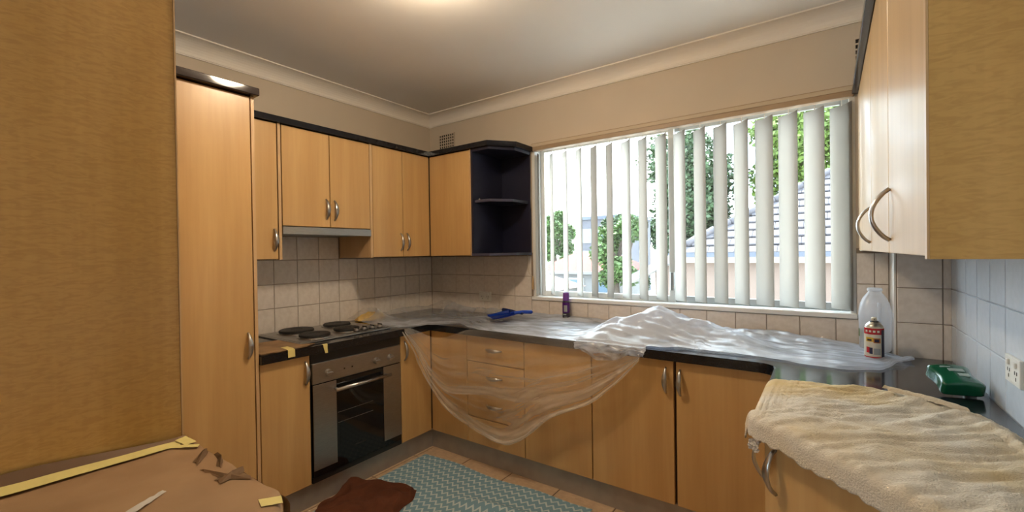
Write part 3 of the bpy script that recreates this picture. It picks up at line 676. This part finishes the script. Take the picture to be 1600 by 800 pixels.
# ------------------------------------------------------------------ plastic drop sheet
ps = thing('plastic_sheet', (1.5, -.3, TOP), 'clear plastic drop sheet draped over the counter and hanging before the drawers', 'plastic sheet')
XA, XB = .02, 3.03
def front(x):
    pts = [(.0, -.84), (.3, -.85), (.55, -.83), (.66, -.66), (.78, -.52), (.95, -.60), (1.05, -.632), (1.7, -.634), (2.0, -.63), (2.1, -.585), (2.2, -.54), (2.4, -.53), (2.57, -.54), (2.70, -.585), (2.80, -.59), (2.9, -.54), (2.98, -.40), (3.03, -.30)]
    for (a, b), (c, d) in zip(pts, pts[1:]):
        if x <= c: return b + (d-b)*sstep(a, c, x)
    return pts[-1][1]
def back(x): return -.012 if x < 2.78 else -.012 - .24*sstep(2.78, 3.03, x)
def g2(x, y, cx, cy, sx, sy): return math.exp(-((x-cx)/sx)**2 - ((y-cy)/sy)**2)
def ftop(u, v):
    x = XA + u*(XB-XA); yb, yf = back(x), front(x); y = yb + (yf-yb)*v
    h = .105*g2(x, y, 2.00, -.34, .13, .15) + .075*g2(x, y, 2.20, -.30, .16, .13) + .06*g2(x, y, 1.82, -.42, .13, .14) + .03*g2(x, y, 2.42, -.36, .10, .10) + .03*g2(x, y, 2.47, -.10, .3, .08)
    h += .06*g2(x, y, .12, -.72, .13, .10) + .035*g2(x, y, .10, -.35, .10, .25) + .045*g2(x, y, .22, -.06, .13, .07) + .02*g2(x, y, .60, -.05, .4, .05)
    h += .018*g2(x, y, 1.3, -.03, .9, .05)
    amp = .006 + .13*h + .003*sstep(.7, 1.3, x)
    wv = ridged(x*2.2+y*1.2, y*17+x*1.5, 1.3)*.55 + ridged(x*6+y*3, y*30-x*3, 7.7)*.3 + nse(x*13, y*13, 2)*.35
    crum = ridged(x*9+nse(x*3, y*3)*2, y*12, 5)*.013*min(1, h/.05) + ridged(x*22, y*22, 15)*.004*min(1, h/.05)
    edge = sstep(0, .06, v)*sstep(0, .10, 1-v)
    z = TOP + .003 + h + max(0, amp*(wv+.3))*(.35+.65*edge) + max(0, crum)*1.1
    if 1-v < .02 and .9 < x < 2.05: z = TOP+.004
    yy = y + .006*nse(x*9, 3.3)
    if x > 2.95 and v > .3: z += .012*ridged(x*10, y*8)
    return V((x + .006*nse(y*20, x*9), yy if v < .999 else y, z))
def dtop(u, v):
    x = XA + u*(XB-XA)
    d_ = .45 + .55*sstep(.75, 1.25, x) + .5*g2(x, 0, 2.0, 0, .3, 1) + .7*g2(x, v, .45, .85, .25, .22) - .35*g2(x, 0, .08, 0, .2, 1) - .12*sstep(2.5, 2.8, x)
    return max(.2, d_ + .25*nse(x*4, v*6, 9))
def uvt(u, v): x = XA+u*(XB-XA); return (x, v*.62 + .12*nse(x*1.5, v*2) + .05*x)
tag(finish('counter_layer', grid(bmesh.new(), 330, 70, ftop, uvt, dtop), 'film_top', ps, True), 'milky layer lying on the counter')
# a second, inner crumple inside the heap
def fheap(u, v):
    x = 1.72 + u*.78; y = -.10 - v*.46
    e = math.sin(math.pi*u)**.6*math.sin(math.pi*v)**.6
    h = .09*g2(x, y, 2.00, -.33, .15, .15) + .06*g2(x, y, 2.22, -.30, .14, .13) + .04*g2(x, y, 1.82, -.40, .13, .13)
    return V((x+.02*nse(x*12, y*12, 31), y+.02*nse(x*11, y*13, 41), TOP+.004 + e*h*.9 + e*.03*max(0, ridged(x*11, y*11, 21))))
finish('inner_fold', grid(bmesh.new(), 60, 40, fheap, lambda u, v: (u*.8, v*.5), lambda u, v: .9*min(1, 4*u*(1-u)+.2)*min(1, 4*v*(1-v)+.2)), 'film_top', ps, True)
# hanging swag
hem = [(.645, -.857, .812), (.652, -.78, .69), (.655, -.74, .600), (.705, -.70, .47), (.815, -.672, .337), (.972, -.665, .27), (1.158, -.663, .220), (1.272, -.663, .216), (1.383, -.663, .270), (1.488, -.66, .36), (1.578, -.66, .432), (1.774, -.655, .53), (1.884, -.652, .62), (1.965, -.65, .70), (2.035, -.648, .782)]
topc = [(.632, -.852, .834), (.636, -.80, .830), (.65, -.74, .80), (.70, -.69, .765), (.78, -.668, .765), (.86, -.650, .79), (.96, -.640, .826), (1.08, -.636, .834), (1.2, -.635, .834), (1.33, -.635, .834), (1.48, -.635, .834), (1.63, -.635, .834), (1.78, -.636, .836), (1.92, -.637, .836), (2.04, -.638, .834)]
def catm(pts, s):
    n = len(pts)-1; k = min(n-1, int(s*n)); t = s*n-k; P = [V(pts[max(0, min(n, k+i))]) for i in (-1, 0, 1, 2)]
    return .5*((2*P[1]) + (P[2]-P[0])*t + (2*P[0]-5*P[1]+4*P[2]-P[3])*t*t + (3*P[1]-P[0]-3*P[2]+P[3])*t**3)
def swag(hemf, depth, seed, yoff):
    def f(u, v):
        a, b = catm(topc, u), hemf(u); p_ = a.lerp(b, v)
        L_ = (a-b).length
        k = min(1, L_/.3)
        w_ = ridged(u*1.6+seed, v*11+u*2, seed)*.6 + ridged(u*3+seed*2, v*26-u*4, seed+3)*.35
        o = max(0, w_)*depth*k*(.25+.75*v) + yoff*math.sin(math.pi*min(1, v*1.05))*k
        o += .010*math.sin(u*31+v*5)*k*v*sstep(.55, .75, u)*sstep(0, .2, v)
        # gathered vertical pleats on the right half
        o += .012*max(0, ridged(u*22, v*1.5, 11))*sstep(.58, .72, u)*sstep(.02, .25, v)
        return p_ + V((0, -o, 0)) if u > .2 else p_ + V((o*(1-u*3), -o*(.4+u*3), 0))
    return f
hem1 = lambda u: catm(hem, u)
def hem2(u):
    a, b = catm(topc, u), catm(hem, u); return a.lerp(b, .80 - .16*math.exp(-((u-.45)/.16)**2) + .05*math.sin(u*9))
den = lambda base: (lambda u, v: base*(.42 + 1.6*v**3 + .5*g2(u, 0, .66, 0, .07, 1)*v + .5*g2(u, 0, .0, 0, .12, 1) + .35*nse(u*5, v*7, 3)))
tag(finish('front_swag', grid(bmesh.new(), 170, 64, swag(hem1, .018, 2.2, .022), lambda u, v: (u*1.6, v*.62), den(.85)), 'film_swag', ps, True), 'thin hanging swag of plastic')
finish('inner_swag', grid(bmesh.new(), 150, 48, swag(hem2, .014, 6.1, .008), lambda u, v: (u*1.6+3, v*.55), den(.75)), 'film_swag', ps, True)
# rolled hem of the swag
bm = bmesh.new()
def fh(u, v):
    p_ = hem1(u); a = v*2*math.pi; r = .011*(.4+.6*math.sin(math.pi*u))*(1+.5*nse(u*20, 1)); return p_ + V((0, -.018 - r*math.cos(a), r*math.sin(a) + .006))
finish('hem_roll', grid(bm, 120, 10, fh, lambda u, v: (u*1.6, v*.05+.3), lambda u, v: 1.0), 'film_swag', ps, True)
# bunched lip over the counter edge below the heap
def flip(u, v):
    x = 1.70 + u*.36; drop = .04 + .075*max(0, ridged(x*6, 4.4)) ; k = v
    return V((x + .01*nse(k*5, x*10), -.632 - .028*math.sin(k*2.2) - .016*max(0, ridged(x*12, k*2, 3))*k, TOP + .012 - drop*k**1.3 + .012*math.sin(math.pi*k)*ridged(x*9, 1)))
finish('edge_ruffle', grid(bmesh.new(), 70, 16, flip, lambda u, v: (u*1.2, v*.3), lambda u, v: .62), 'film_top', ps, True)

# yellow cloth under the sheet
yc = bmesh.new()
def fy(u, v):
    a = u*2*math.pi; r = .085*math.sin(math.pi*v*.5+.001)*(1+.25*nse(math.cos(a)*2, math.sin(a)*2, v*2)); 
    return V((.105 + r*math.cos(a)*.9, -.70 + r*math.sin(a)*1.3, TOP+.002 + .046*math.cos(math.pi*v*.5)*(1+.3*nse(u*9, v*5)) + .004))
tag(finish('yellow_cloth', grid(yc, 40, 16, fy), 'yellow_cloth', None, True), 'crumpled yellow cloth under the plastic behind the cooktop', 'cloth')

# ------------------------------------------------------------------ small things on the counter
c = (1.322, -.052, TOP+.012)
pc = thing('spray_can', c, 'purple and black spray can standing below the window', 'can')
bm = bmesh.new(); lathe(bm, [(.023, 0), (.025, .004), (.025, .115), (.022, .124)], c, 28, mi_of=lambda j: 0); finish('can_body', bm, 'dark_can', pc, True)
bm = bmesh.new(); lathe(bm, [(.0215, .122), (.0218, .128), (.0205, .17), (.019, .178), (.014, .180)], c, 28); finish('cap', bm, 'purple_cap', pc, True)
def wrap(name, m, parent, c, r, a0, a1, z0, z1, n=14):
    bm = bmesh.new(); grid(bm, n, 1, lambda u, v: V((c[0]+r*math.cos(math.radians(a0+(a1-a0)*u)), c[1]+r*math.sin(math.radians(a0+(a1-a0)*u)), c[2]+z0+(z1-z0)*v))); return finish(name, bm, m, parent, True)
wrap('label', 'purple_can', pc, c, .0253, 190, 350+20, .045, .112)
wrap('label', 'can_grey', pc, c, .0255, 262, 315, .052, .095, 8); wrap('label', 'label_white', pc, c, .0255, 250, 300, .030, .036, 8); wrap('label', 'label_white', pc, c, .0255, 265, 312, .014, .019, 8)
# dustpan and brush
dp = thing('dustpan', (1.0, -.25, TOP+.03), 'blue plastic dustpan lying on the plastic sheet', 'dustpan')
D0 = V((.98, -.33, TOP+.035)); ax = V((.62, .78, 0)).normalized(); sd_ = V((ax.y, -ax.x, 0))
bm = bmesh.new()
def fpan(u, v):
    w_ = .095*(1-.35*v**2); x = (u-.5)*2*w_; l = -.07+v*.15; h = .026*max(abs(u-.5)*2-.75, 0)*4*(.3+.7*v) + .018*v**2
    return D0 + sd_*x + ax*l + UZ*h
grid(bm, 24, 14, fpan); bmesh.ops.solidify(bm, geom=bm.faces[:], thickness=.003); finish('pan', bm, 'blue_plastic', dp, True)
bm = bmesh.new(); tube(bm, [D0+ax*.07+UZ*.018, D0+ax*.11+UZ*.024, D0+ax*.16+UZ*.027, D0+ax*.215+UZ*.023, D0+ax*.225+UZ*.022], [.013, .011, .012, .013, .006], 12); finish('handle', bm, 'blue_plastic', dp, True)
br = thing('hand_brush', (.92, -.18, TOP+.03), 'dark blue hand brush with pale bristles behind the dustpan', 'brush')
Bq = V((.86, -.15, TOP+.058)); bd = V((.95, -.30, -.02)).normalized()
bm = bmesh.new(); tube(bm, [Bq, Bq+bd*.01, Bq+bd*.12, Bq+bd*.16, Bq+bd*.23, Bq+bd*.24], [.006, .013, .013, .008, .009, .004], 10); finish('brush_back', bm, 'blue_dark', br, True)
bm = bmesh.new()
for i in range(14):
    for j in (-1, 0, 1):
        q = Bq+bd*(.012+.0085*i)+V((.007*j, .014*j, 0)); tube(bm, [q-UZ*.006, q-UZ*.032+V((random.uniform(-.004, .004), -.006, 0))], .0022, 5)
tag(finish('bristles', bm, 'bristle', br), kind='stuff')
# milk jug
c = (2.922, -.115, TOP+.004)
jg = thing('plastic_jug', c, 'empty translucent plastic milk jug in the corner by the window', 'jug')
prof = [(.050, 0), (.056, .006), (.057, .12), (.058, .15), (.057, .175), (.052, .205), (.042, .232), (.030, .25), (.024, .258), (.024, .268)]
bm = bmesh.new(); lathe(bm, prof, c, 40, power=3.2); jb = finish('jug_body', bm, 'hdpe', jg, True)
bm = bmesh.new(); lathe(bm, [(.0245, .262), (.0275, .264), (.0275, .274), (.024, .277), (.021, .277), (.021, .27)], c, 28); finish('neck_ring', bm, 'hdpe', jg, True)
bm = bmesh.new(); tube(bm, [(c[0]+.012, c[1]-.05, c[2]+.215), (c[0]+.012, c[1]-.058, c[2]+.19), (c[0]+.012, c[1]-.059, c[2]+.13)], .007, 10); finish('grip_ridge', bm, 'hdpe', jb, True)
wrap('label', 'leaf_bright', jg, c, .0605, 195, 225, .06, .095, 5)
# red insect-spray style can
c = (2.907, -.300, TOP+.006)
rc = thing('spray_can', c, 'red and cream spray can without cap in front of the milk jug', 'can')
bm = bmesh.new(); lathe(bm, [(.030, 0), (.0325, .003), (.0325, .122), (.031, .128)], c, 32); finish('can_body', bm, 'can_cream', rc, True)
wrap('label_band', 'can_red', rc, c, .0327, 0, 360, .098, .124, 32); wrap('label_band', 'can_red', rc, c, .0327, 0, 360, .0, .007, 32)
wrap('label_side', 'can_navy', rc, c, .0328, 312, 395, .004, .118, 10)
wrap('label_print', 'can_yellow', rc, c, .0329, 215, 262, .068, .086, 8); wrap('label_print', 'can_orange', rc, c, .0330, 262, 305, .064, .084, 8)
wrap('label_print', 'can_navy', rc, c, .0331, 225, 252, .071, .079, 6); wrap('label_print', 'can_navy', rc, c, .0331, 268, 296, .067, .080, 6)
wrap('label_print', 'can_red', rc, c, .0330, 218, 240, .022, .046, 6); wrap('label_print', 'can_navy', rc, c, .0330, 238, 258, .018, .044, 6)
wrap('label_print', 'can_grey', rc, c, .0330, 264, 304, .016, .042, 8)
for a in (212, 236, 260, 284): wrap('label_print', 'can_cream', rc, c, .0331, a, a+14, .107, .115, 4)
bm = bmesh.new(); lathe(bm, [(.031, .126), (.030, .132), (.022, .142), (.015, .147), (.015, .150)], c, 28); finish('dome', bm, 'can_metal', rc, True)
bm = bmesh.new(); lathe(bm, [(.0155, .146), (.0155, .150), (.013, .151)], c, 24); finish('collar', bm, 'black_plastic', rc, True)
bm = bmesh.new(); lathe(bm, [(.0095, .150), (.0095, .163), (.008, .166)], c, 20); nzz = finish('nozzle', bm, 'can_cream', rc, True)
bm = bmesh.new(); lathe(bm, [(.002, 0), (.002, .002)], (0, 0, 0), 8); bmesh.ops.rotate(bm, verts=bm.verts, cent=(0, 0, 0), matrix=Matrix.Rotation(math.pi/2, 3, 'X')); bmesh.ops.translate(bm, verts=bm.verts, vec=(c[0], c[1]-.0088, c[2]+.159)); finish('spray_hole', bm, 'vent_dark', nzz)
# green container, tilted up on its cap
GC = V((3.088, -.770, TOP+.001))
gt = thing('green_container', GC, 'dark green plastic container with pinched sides by the right wall', 'container')
GM = Matrix.Rotation(math.radians(15), 3, 'Z') @ Matrix.Rotation(math.radians(19), 3, 'X')
bm = bmesh.new(); bmesh.ops.create_cube(bm, size=1); bmesh.ops.subdivide_edges(bm, edges=bm.edges[:], cuts=11, use_grid_fill=True)
for v in bm.verts:
    x, y, z = v.co*2; k = (abs(x)**9+abs(y)**9+abs(z)**9)**(1/9); q = max(abs(x), abs(y), abs(z))/max(k, 1e-6); x, y, z = x*q, y*q, z*q
    pin = 1 - .17*math.cos(y*math.pi/2)**2
    v.co = GM @ V((x*.054*pin, (y+1)*.056, (z+1)*.024*(1-.10*abs(x)*(z > 0)) + .002*(1-x*x)*(z > .5))) + GC
finish('container_body', bm, 'green_plastic', gt, True)
for (x0, x1, y0, y1) in ((-.012, .026, .066, .080), (.002, .028, .040, .054), (-.026, .0, .088, .092)):
    bm = bmesh.new(); vs = [bm.verts.new(GM @ V((x, y, z)) + GC) for z in (.044, .0502) for x, y in ((x0, y0), (x1, y0), (x1, y1), (x0, y1))]
    bm.faces.new(vs[4:]); bm.faces.new(vs[:4][::-1])
    for i in range(4): bm.faces.new((vs[i], vs[(i+1) % 4], vs[4+(i+1) % 4], vs[4+i]))
    finish('label', bm, 'label_white', gt)
bm = bmesh.new(); lathe(bm, [(.016, 0), (.016, .022), (.012, .026)], (GC.x+.03, GC.y+.085, TOP+.001), 20); finish('cap', bm, 'white_plastic', gt, True)

# ------------------------------------------------------------------ beige towel on the right counter
far_ = [(2.585, -.90, 0), (2.66, -.895, 0), (2.728, -.888, 0), (2.80, -.875, 0), (2.853, -.868, 0), (2.925, -.888, 0), (2.996, -.909, 0), (3.052, -.972, 0), (3.095, -1.055, 0), (3.113, -1.17, 0), (3.125, -1.30, 0), (3.135, -1.42, 0)]
near_ = [(2.590, -1.255, 0), (2.600, -1.315, 0), (2.640, -1.362, 0), (2.69, -1.412, 0), (2.74, -1.462, 0), (2.79, -1.512, 0), (2.84, -1.562, 0), (2.90, -1.622, 0), (2.96, -1.682, 0), (3.02, -1.742, 0), (3.08, -1.802, 0), (3.135, -1.857, 0)]
def ftow(u, v):
    VO = .86
    a, b = catm(far_, u), catm(near_, u); vv = min(1, v/VO); p_ = a.lerp(b, vv)
    across = nse(p_.x*4+p_.y*3, (p_.x+p_.y)*2, 2)
    d_ = (p_.x*.55 - p_.y*.83)
    ln = (p_.x*.83 + p_.y*.55)
    r = max(0, ridged(d_*13+.8*across, ln*2.6, 4.2))*.010 + max(0, ridged(d_*34, ln*5, 9.1)-.1)*.0085 + nse(p_.x*18, p_.y*18, 5)*.002
    if u < .22: r = r*(u/.22)+ .0018*math.sin(p_.x*420)*(1-u/.22)
    # rolled fold near the far edge
    fv = vv - .10 - .05*u
    r += .010*math.exp(-(fv/.045)**2)*sstep(.36, .45, u)*(1-sstep(.78, .9, u))
    z = TOP + .008 + r*(.4+.6*sstep(0, .05, v))
    out = V((-.71, -.71, 0)) if u > .12 else V((-1, -.25, 0)).normalized()
    if v > VO:
        t_ = (v-VO)/(1-VO)*.062; rr = .016; an = min(t_/rr, math.pi/2)
        p_ = p_ + out*(rr*math.sin(an)+.004*t_/.08); z = z*1 - rr*(1-math.cos(an)) - max(0, t_-rr*math.pi/2) + .004*nse(u*20, 3)*t_/.08
    if u < .035:
        k = 1-u/.035; p_ = p_ + V((-.010*k, 0, 0)); z -= .030*k*k
    return V((p_.x, p_.y, z + .002*nse(p_.x*60, p_.y*60, 8)))
bm = grid(bmesh.new(), 150, 120, ftow)
bmesh.ops.recalc_face_normals(bm, faces=bm.faces[:])
tw = tag(finish('towel', bm, 'terry', None, True), 'beige terry towel spread over the right end of the countertop', 'towel')
sm_ = tw.modifiers.new('thickness', 'SOLIDIFY'); sm_.thickness = .005; sm_.offset = -1
# folded corner flap
def ffl(u, v):
    x = 2.885 + u*.16 ; y = -.925 - u*.085; return V((x + v*.012, y - v*.030*(1-.2*u) + .002*nse(u*9, v), TOP+.036 + .012*math.sin(v*math.pi) - .012*u*u + .002*nse(u*14, v*3, 2)))
fl = finish('folded_flap', grid(bmesh.new(), 30, 10, ffl), 'terry', tw, True)
# tape scrap on the handle
tp_ = bmesh.new()
ac = V((2.592, -1.325, .765))
def ftp(u, v): return ac + V((.707, -.707, 0))*(u-.5)*.04 + UZ*(v-.5)*.035*(1-.5*abs(u-.5)) + V((-.5, -.5, 0))*(.012*nse(u*5, v*5)+.008)
tag(finish('tape_scrap', grid(tp_, 8, 8, ftp), 'torn_paper', None), 'crumpled white tape scrap stuck above the angled cabinet handle', 'tape')

# ------------------------------------------------------------------ cloths on the floor
def fch(u, v):
    x = .64 + u*1.15; y = -.70 - v*.85 + .03*nse(u*3, v*2) + (.04*u)*(1-v)
    h = .004 + .004*max(0, ridged(u*4+v*2, v*5, 3)) + .032*math.exp(-((v-.22-.10*math.sin(u*3))/.05)**2)*sstep(.35, .6, u) + .02*math.exp(-((u-.10-.2*v)/.05)**2)*sstep(.2, .5, v)
    return V((x+.02*nse(v*4, u*2, 7), y, h))
tag(finish('chevron_cloth', grid(bmesh.new(), 90, 70, fch, lambda u, v: (u*1.15, v*.85)), 'chevron', None, True), 'blue and white chevron cloth spread on the floor tiles', 'cloth')
def frc(u, v):
    c0 = V((.845, -1.33, 0)); x = (u-.5)*.40; y = (v-.5)*.46
    h = .012 + .055*max(0, math.cos(x*3.6))*max(0, math.cos(y*3.2))*(.6+.5*nse(x*7, y*7, 2)) + .022*max(0, ridged(x*8, y*8, 5))
    p_ = Matrix.Rotation(math.radians(25), 3, 'Z') @ V((x*(1+.25*nse(u*3, v*3)), y*(1+.25*nse(u*3, v*3, 6)), 0))
    if min(u, v, 1-u, 1-v) < .02: h = .012
    return c0 + p_ + UZ*h
tag(finish('brown_cloth', grid(bmesh.new(), 60, 60, frc), 'rust_cloth', None, True), 'crumpled dark red-brown cloth lying on the floor by the oven', 'cloth')

# ------------------------------------------------------------------ ceiling lamp just above the frame
LX, LY = 1.5, -1.45
lp = thing('ceiling_lamp', (LX, LY, CEIL), 'round frosted ceiling lamp above the middle of the kitchen', 'lamp')
bm = bmesh.new(); lathe(bm, [(.09, -.012), (.095, -.006), (.095, -.001)], (LX, LY, CEIL), 36); finish('base_ring', bm, 'brass', lp, True)
bm = bmesh.new(); lathe(bm, [(.02, -.080), (.05, -.076), (.082, -.062), (.098, -.042), (.100, -.025), (.09, -.013)], (LX, LY, CEIL), 36); finish('shade', bm, 'lamp_glass', lp, True)

# ------------------------------------------------------------------ outside
GZ = -3.2
st(tag(finish('ground', bx(bmesh.new(), -60, 40, .8, 90, GZ-.2, GZ), 'pale_paving')))
# neighbour's house with hipped tile roof
nb = thing('neighbour_house', (2.5, 12, GZ), 'pink rendered house with grey tiled hip roof beyond the window', 'house')
EY, EX0, EX1, EZ = 9.2, -.62, 8.5, 1.18
box('wall', 'render_pink', nb, -1.15, EX1, EY+.35, EY+6.3, GZ, EZ-.18)
box('eave_board', 'fascia_cream', nb, EX0+.03, EX1, EY+.02, EY+.10, EZ-.22, EZ-.07)
box('soffit', 'fascia_cream', nb, EX0+.03, EX1, EY+.1, EY+.5, EZ-.22, EZ-.19)
bm = bmesh.new(); profile(bm, [(0, 0), (.10, 0), (.12, .11), (.10, .11), (.085, .02), (0, .02)], (EX0-.05, EY+.05, EZ-.08), (EX1, EY+.05, EZ-.08), V((0, -1, 0))); finish('gutter', bm, 'gutter', nb)
pit = math.radians(35); e_ = .34; tw_ = .30; ncr = 12
hx = e_*math.cos(pit)*1.12                                   # hip line: x shift per course
bm = bmesh.new(); top_y, top_z = EY+ncr*e_*math.cos(pit), EZ+ncr*e_*math.sin(pit)
vv = [bm.verts.new(q) for q in ((EX0, EY, EZ-.03), (EX1, EY, EZ-.03), (EX1-.5, top_y, top_z-.03), (EX0+ncr*hx, top_y, top_z-.03), (EX0, EY+6.7, EZ-.03), (EX1, EY+6.7, EZ-.03))]
bm.faces.new((vv[0], vv[1], vv[2], vv[3])); bm.faces.new((vv[0], vv[3], vv[4])); bm.faces.new((vv[3], vv[2], vv[5], vv[4])); bm.faces.new((vv[1], vv[5], vv[2])); bm.faces.new((vv[0], vv[4], vv[5], vv[1]))
rf = finish('roof', bm, 'roof_under', nb)
bmt = bmesh.new()
bx(bmt, -tw_/2+.002, tw_/2-.002, 0, e_*.86, 0, .05, .01); rt_me = bpy.data.meshes.new('roof_tile'); bmt.to_mesh(rt_me); bmt.free(); rt_me.materials.append(MATS['roof_tile'])
cnt = 0
for c_ in range(ncr):
    x = EX0 + c_*hx + tw_*.5 + (c_ % 2)*tw_*.5
    while x < 6.6 and cnt < 290:
        o = bpy.data.objects.new('roof_tile', rt_me); COL.objects.link(o); o.parent = rf
        o.location = V((x, EY+c_*e_*math.cos(pit), EZ+c_*e_*math.sin(pit)+.0)) - V((2.5, 12, GZ)); o.rotation_euler = (pit-.08+.0, 0, 0)
        x += tw_; cnt += 1
bm = bmesh.new()
n_ = 12
for i in range(n_):
    a = V((EX0+ncr*hx*i/n_, EY+(top_y-EY)*i/n_, EZ+(top_z-EZ)*i/n_+.05)); b = V((EX0+ncr*hx*(i+.9)/n_, EY+(top_y-EY)*(i+.9)/n_, EZ+(top_z-EZ)*(i+.9)/n_+.08)); tube(bm, [a, b], .10, 8)
finish('hip_capping', bm, 'roof_tile', nb, True)
bm = bmesh.new(); a, b = V((-1.72, EY-.1, .50)), V((-.55, EY-.1, 1.10)); dv = UZ*.11
vs = [bm.verts.new(q+y_) for y_ in (V(), V((0, .5, 0))) for q in (a-dv, b-dv, b+dv, a+dv)]
for f_ in ((0, 1, 2, 3), (7, 6, 5, 4), (0, 4, 5, 1), (1, 5, 6, 2), (2, 6, 7, 3), (3, 7, 4, 0)): bm.faces.new([vs[i] for i in f_])
bmesh.ops.recalc_face_normals(bm, faces=bm.faces[:]); finish('barge_board', bm, 'house_white', nb)
# apartment block
ap = thing('apartment_building', (-16.3, 42, GZ), 'grey brick apartment block with small windows far beyond the red roof', 'building')
box('wall', 'apt_brick', ap, -18.9, -13.6, 40, 47, GZ, 4.6); box('parapet', 'gutter', ap, -19.1, -13.4, 39.8, 47.2, 4.6, 4.95)
for x in (-18.0, -16.3, -14.6):
    for z in (2.9, .6, -1.7):
        f_ = box('window', 'house_white', ap, x-.65, x+.65, 39.9, 40.0, z-.75, z+.75); box('pane', 'apt_window', f_, x-.55, x+.55, 39.86, 39.9, z-.65, z+.65)
# small houses with red and faded roofs
def gable(name, x0, x1, y0, y1, ze, zr, rm, label):
    h = thing(name, ((x0+x1)/2, y0, GZ), label, 'house'); box('wall', 'house_white', h, x0+.3, x1-.3, y0+.3, y1-.3, GZ, ze)
    for i, xw in enumerate((x0+1.0, (x0+x1)/2, x1-1.0)):
        f_ = box('window', 'aluminium', h, xw-.45, xw+.45, y0+.24, y0+.30, ze-1.5, ze-.35); box('pane', 'apt_window', f_, xw-.38, xw+.38, y0+.22, y0+.24, ze-1.42, ze-.43)
    bm = bmesh.new(); ym = (y0+y1)/2
    vs = [bm.verts.new(q) for q in ((x0, y0, ze), (x1, y0, ze), (x1-1.4, ym, zr), (x0+1.4, ym, zr), (x0, y1, ze), (x1, y1, ze))]
    for f_ in ((0, 1, 2, 3), (3, 2, 5, 4), (0, 3, 4), (1, 5, 2), (0, 4, 5, 1)): bm.faces.new([vs[i] for i in f_])
    bmesh.ops.recalc_face_normals(bm, faces=bm.faces[:]); finish('roof', bm, rm, h)
    box('gutter', 'house_white', h, x0-.05, x1+.05, y0-.08, y0+.04, ze-.14, ze)
gable('distant_house', -10.6, -5.6, 18, 23, .25, 1.25, 'red_roof', 'small white house with bright red roof seen between the left slats')
gable('distant_house', -10.0, -6.6, 13.2, 16.4, -.35, .35, 'pale_roof', 'low white house with faded pinkish roof in front of the red roof')
# trees
def tree(loc, h, rx, rz, n, m, label, size=.22, blobs=9):
    x, y = loc; t_ = thing('tree', (x, y, GZ), label, 'tree', 'trees outside the window')
    bm = bmesh.new(); zc = h-rz; rnd = random.Random(int(x*100+y*7))
    tube(bm, [(x, y, GZ), (x+.1, y, GZ+(zc-GZ)*.5), (x-.1, y, zc)], [.22, .17, .11], 8)
    bl = []
    for i in range(blobs):
        a = rnd.uniform(0, 6.28); q = V((x+math.cos(a)*rx*rnd.uniform(.2, .75), y+math.sin(a)*rx*rnd.uniform(.2, .75), zc+rnd.uniform(-.75, .75)*rz)); bl.append((q, rnd.uniform(.32, .5)*rx))
        tube(bm, [(x, y, min(zc-rz*.3, q.z-.3)), V((x, y, zc)).lerp(q, .6)+V((0, 0, -.15)), q], [.08, .05, .02], 6)
    finish('trunk', bm, 'bark', t_, True)
    vs, fs = [], []
    for i in range(n):
        q, r = bl[rnd.randrange(len(bl))]; d_ = V((rnd.gauss(0, 1), rnd.gauss(0, 1), rnd.gauss(0, 1))).normalized()*r*rnd.random()**.4; c0 = q+d_
        a = V((rnd.gauss(0, 1), rnd.gauss(0, 1), rnd.gauss(0, .6))).normalized(); b = a.cross(V((rnd.gauss(0, 1), rnd.gauss(0, 1), rnd.gauss(0, 1)))).normalized(); s = size*rnd.uniform(.6, 1.2)
        k = len(vs); vs += [c0-a*s*.5-t_.location, c0+b*s*.28-t_.location, c0+a*s*.5-t_.location, c0-b*s*.28-t_.location]; fs.append((k, k+1, k+2, k+3))
    me = bpy.data.meshes.new('foliage'); me.from_pydata([tuple(v) for v in vs], [], fs); me.materials.append(MATS[m])
    o = bpy.data.objects.new('foliage', me); COL.objects.link(o); o.parent = t_; o['kind'] = 'stuff'
tree((-14.4, 27), 4.6, 1.9, 2.6, 9000, 'leaf_mid', 'round mid-green tree left of the apartment block', .30)
tree((-15.2, 51), 6.0, 2.6, 3.0, 3500, 'leaf_dark', 'dark green tree rising behind the right end of the apartment block', .45)
tree((-8.3, 26), 4.4, 1.6, 3.0, 9000, 'leaf_dark', 'narrow dark green tree left of the sash mullion', .26)
tree((-5.4, 17.0), 3.6, 1.3, 2.4, 4000, 'leaf_mid', 'slim green tree just left of the neighbouring house', .24)
tree((-2.6, 20), 7.6, 2.6, 4.6, 22000, 'leaf_dark', 'tall dark leafy tree behind the hip of the tiled roof', .26, 30)
tree((1.6, 20.5), 8.2, 2.7, 4.6, 22000, 'leaf_bright', 'bright yellow-green tree behind the middle of the tiled roof', .26, 30)
tree((6.2, 20), 8.4, 2.6, 4.6, 18000, 'leaf_bright', 'bright green tree behind the right part of the tiled roof', .26, 26)
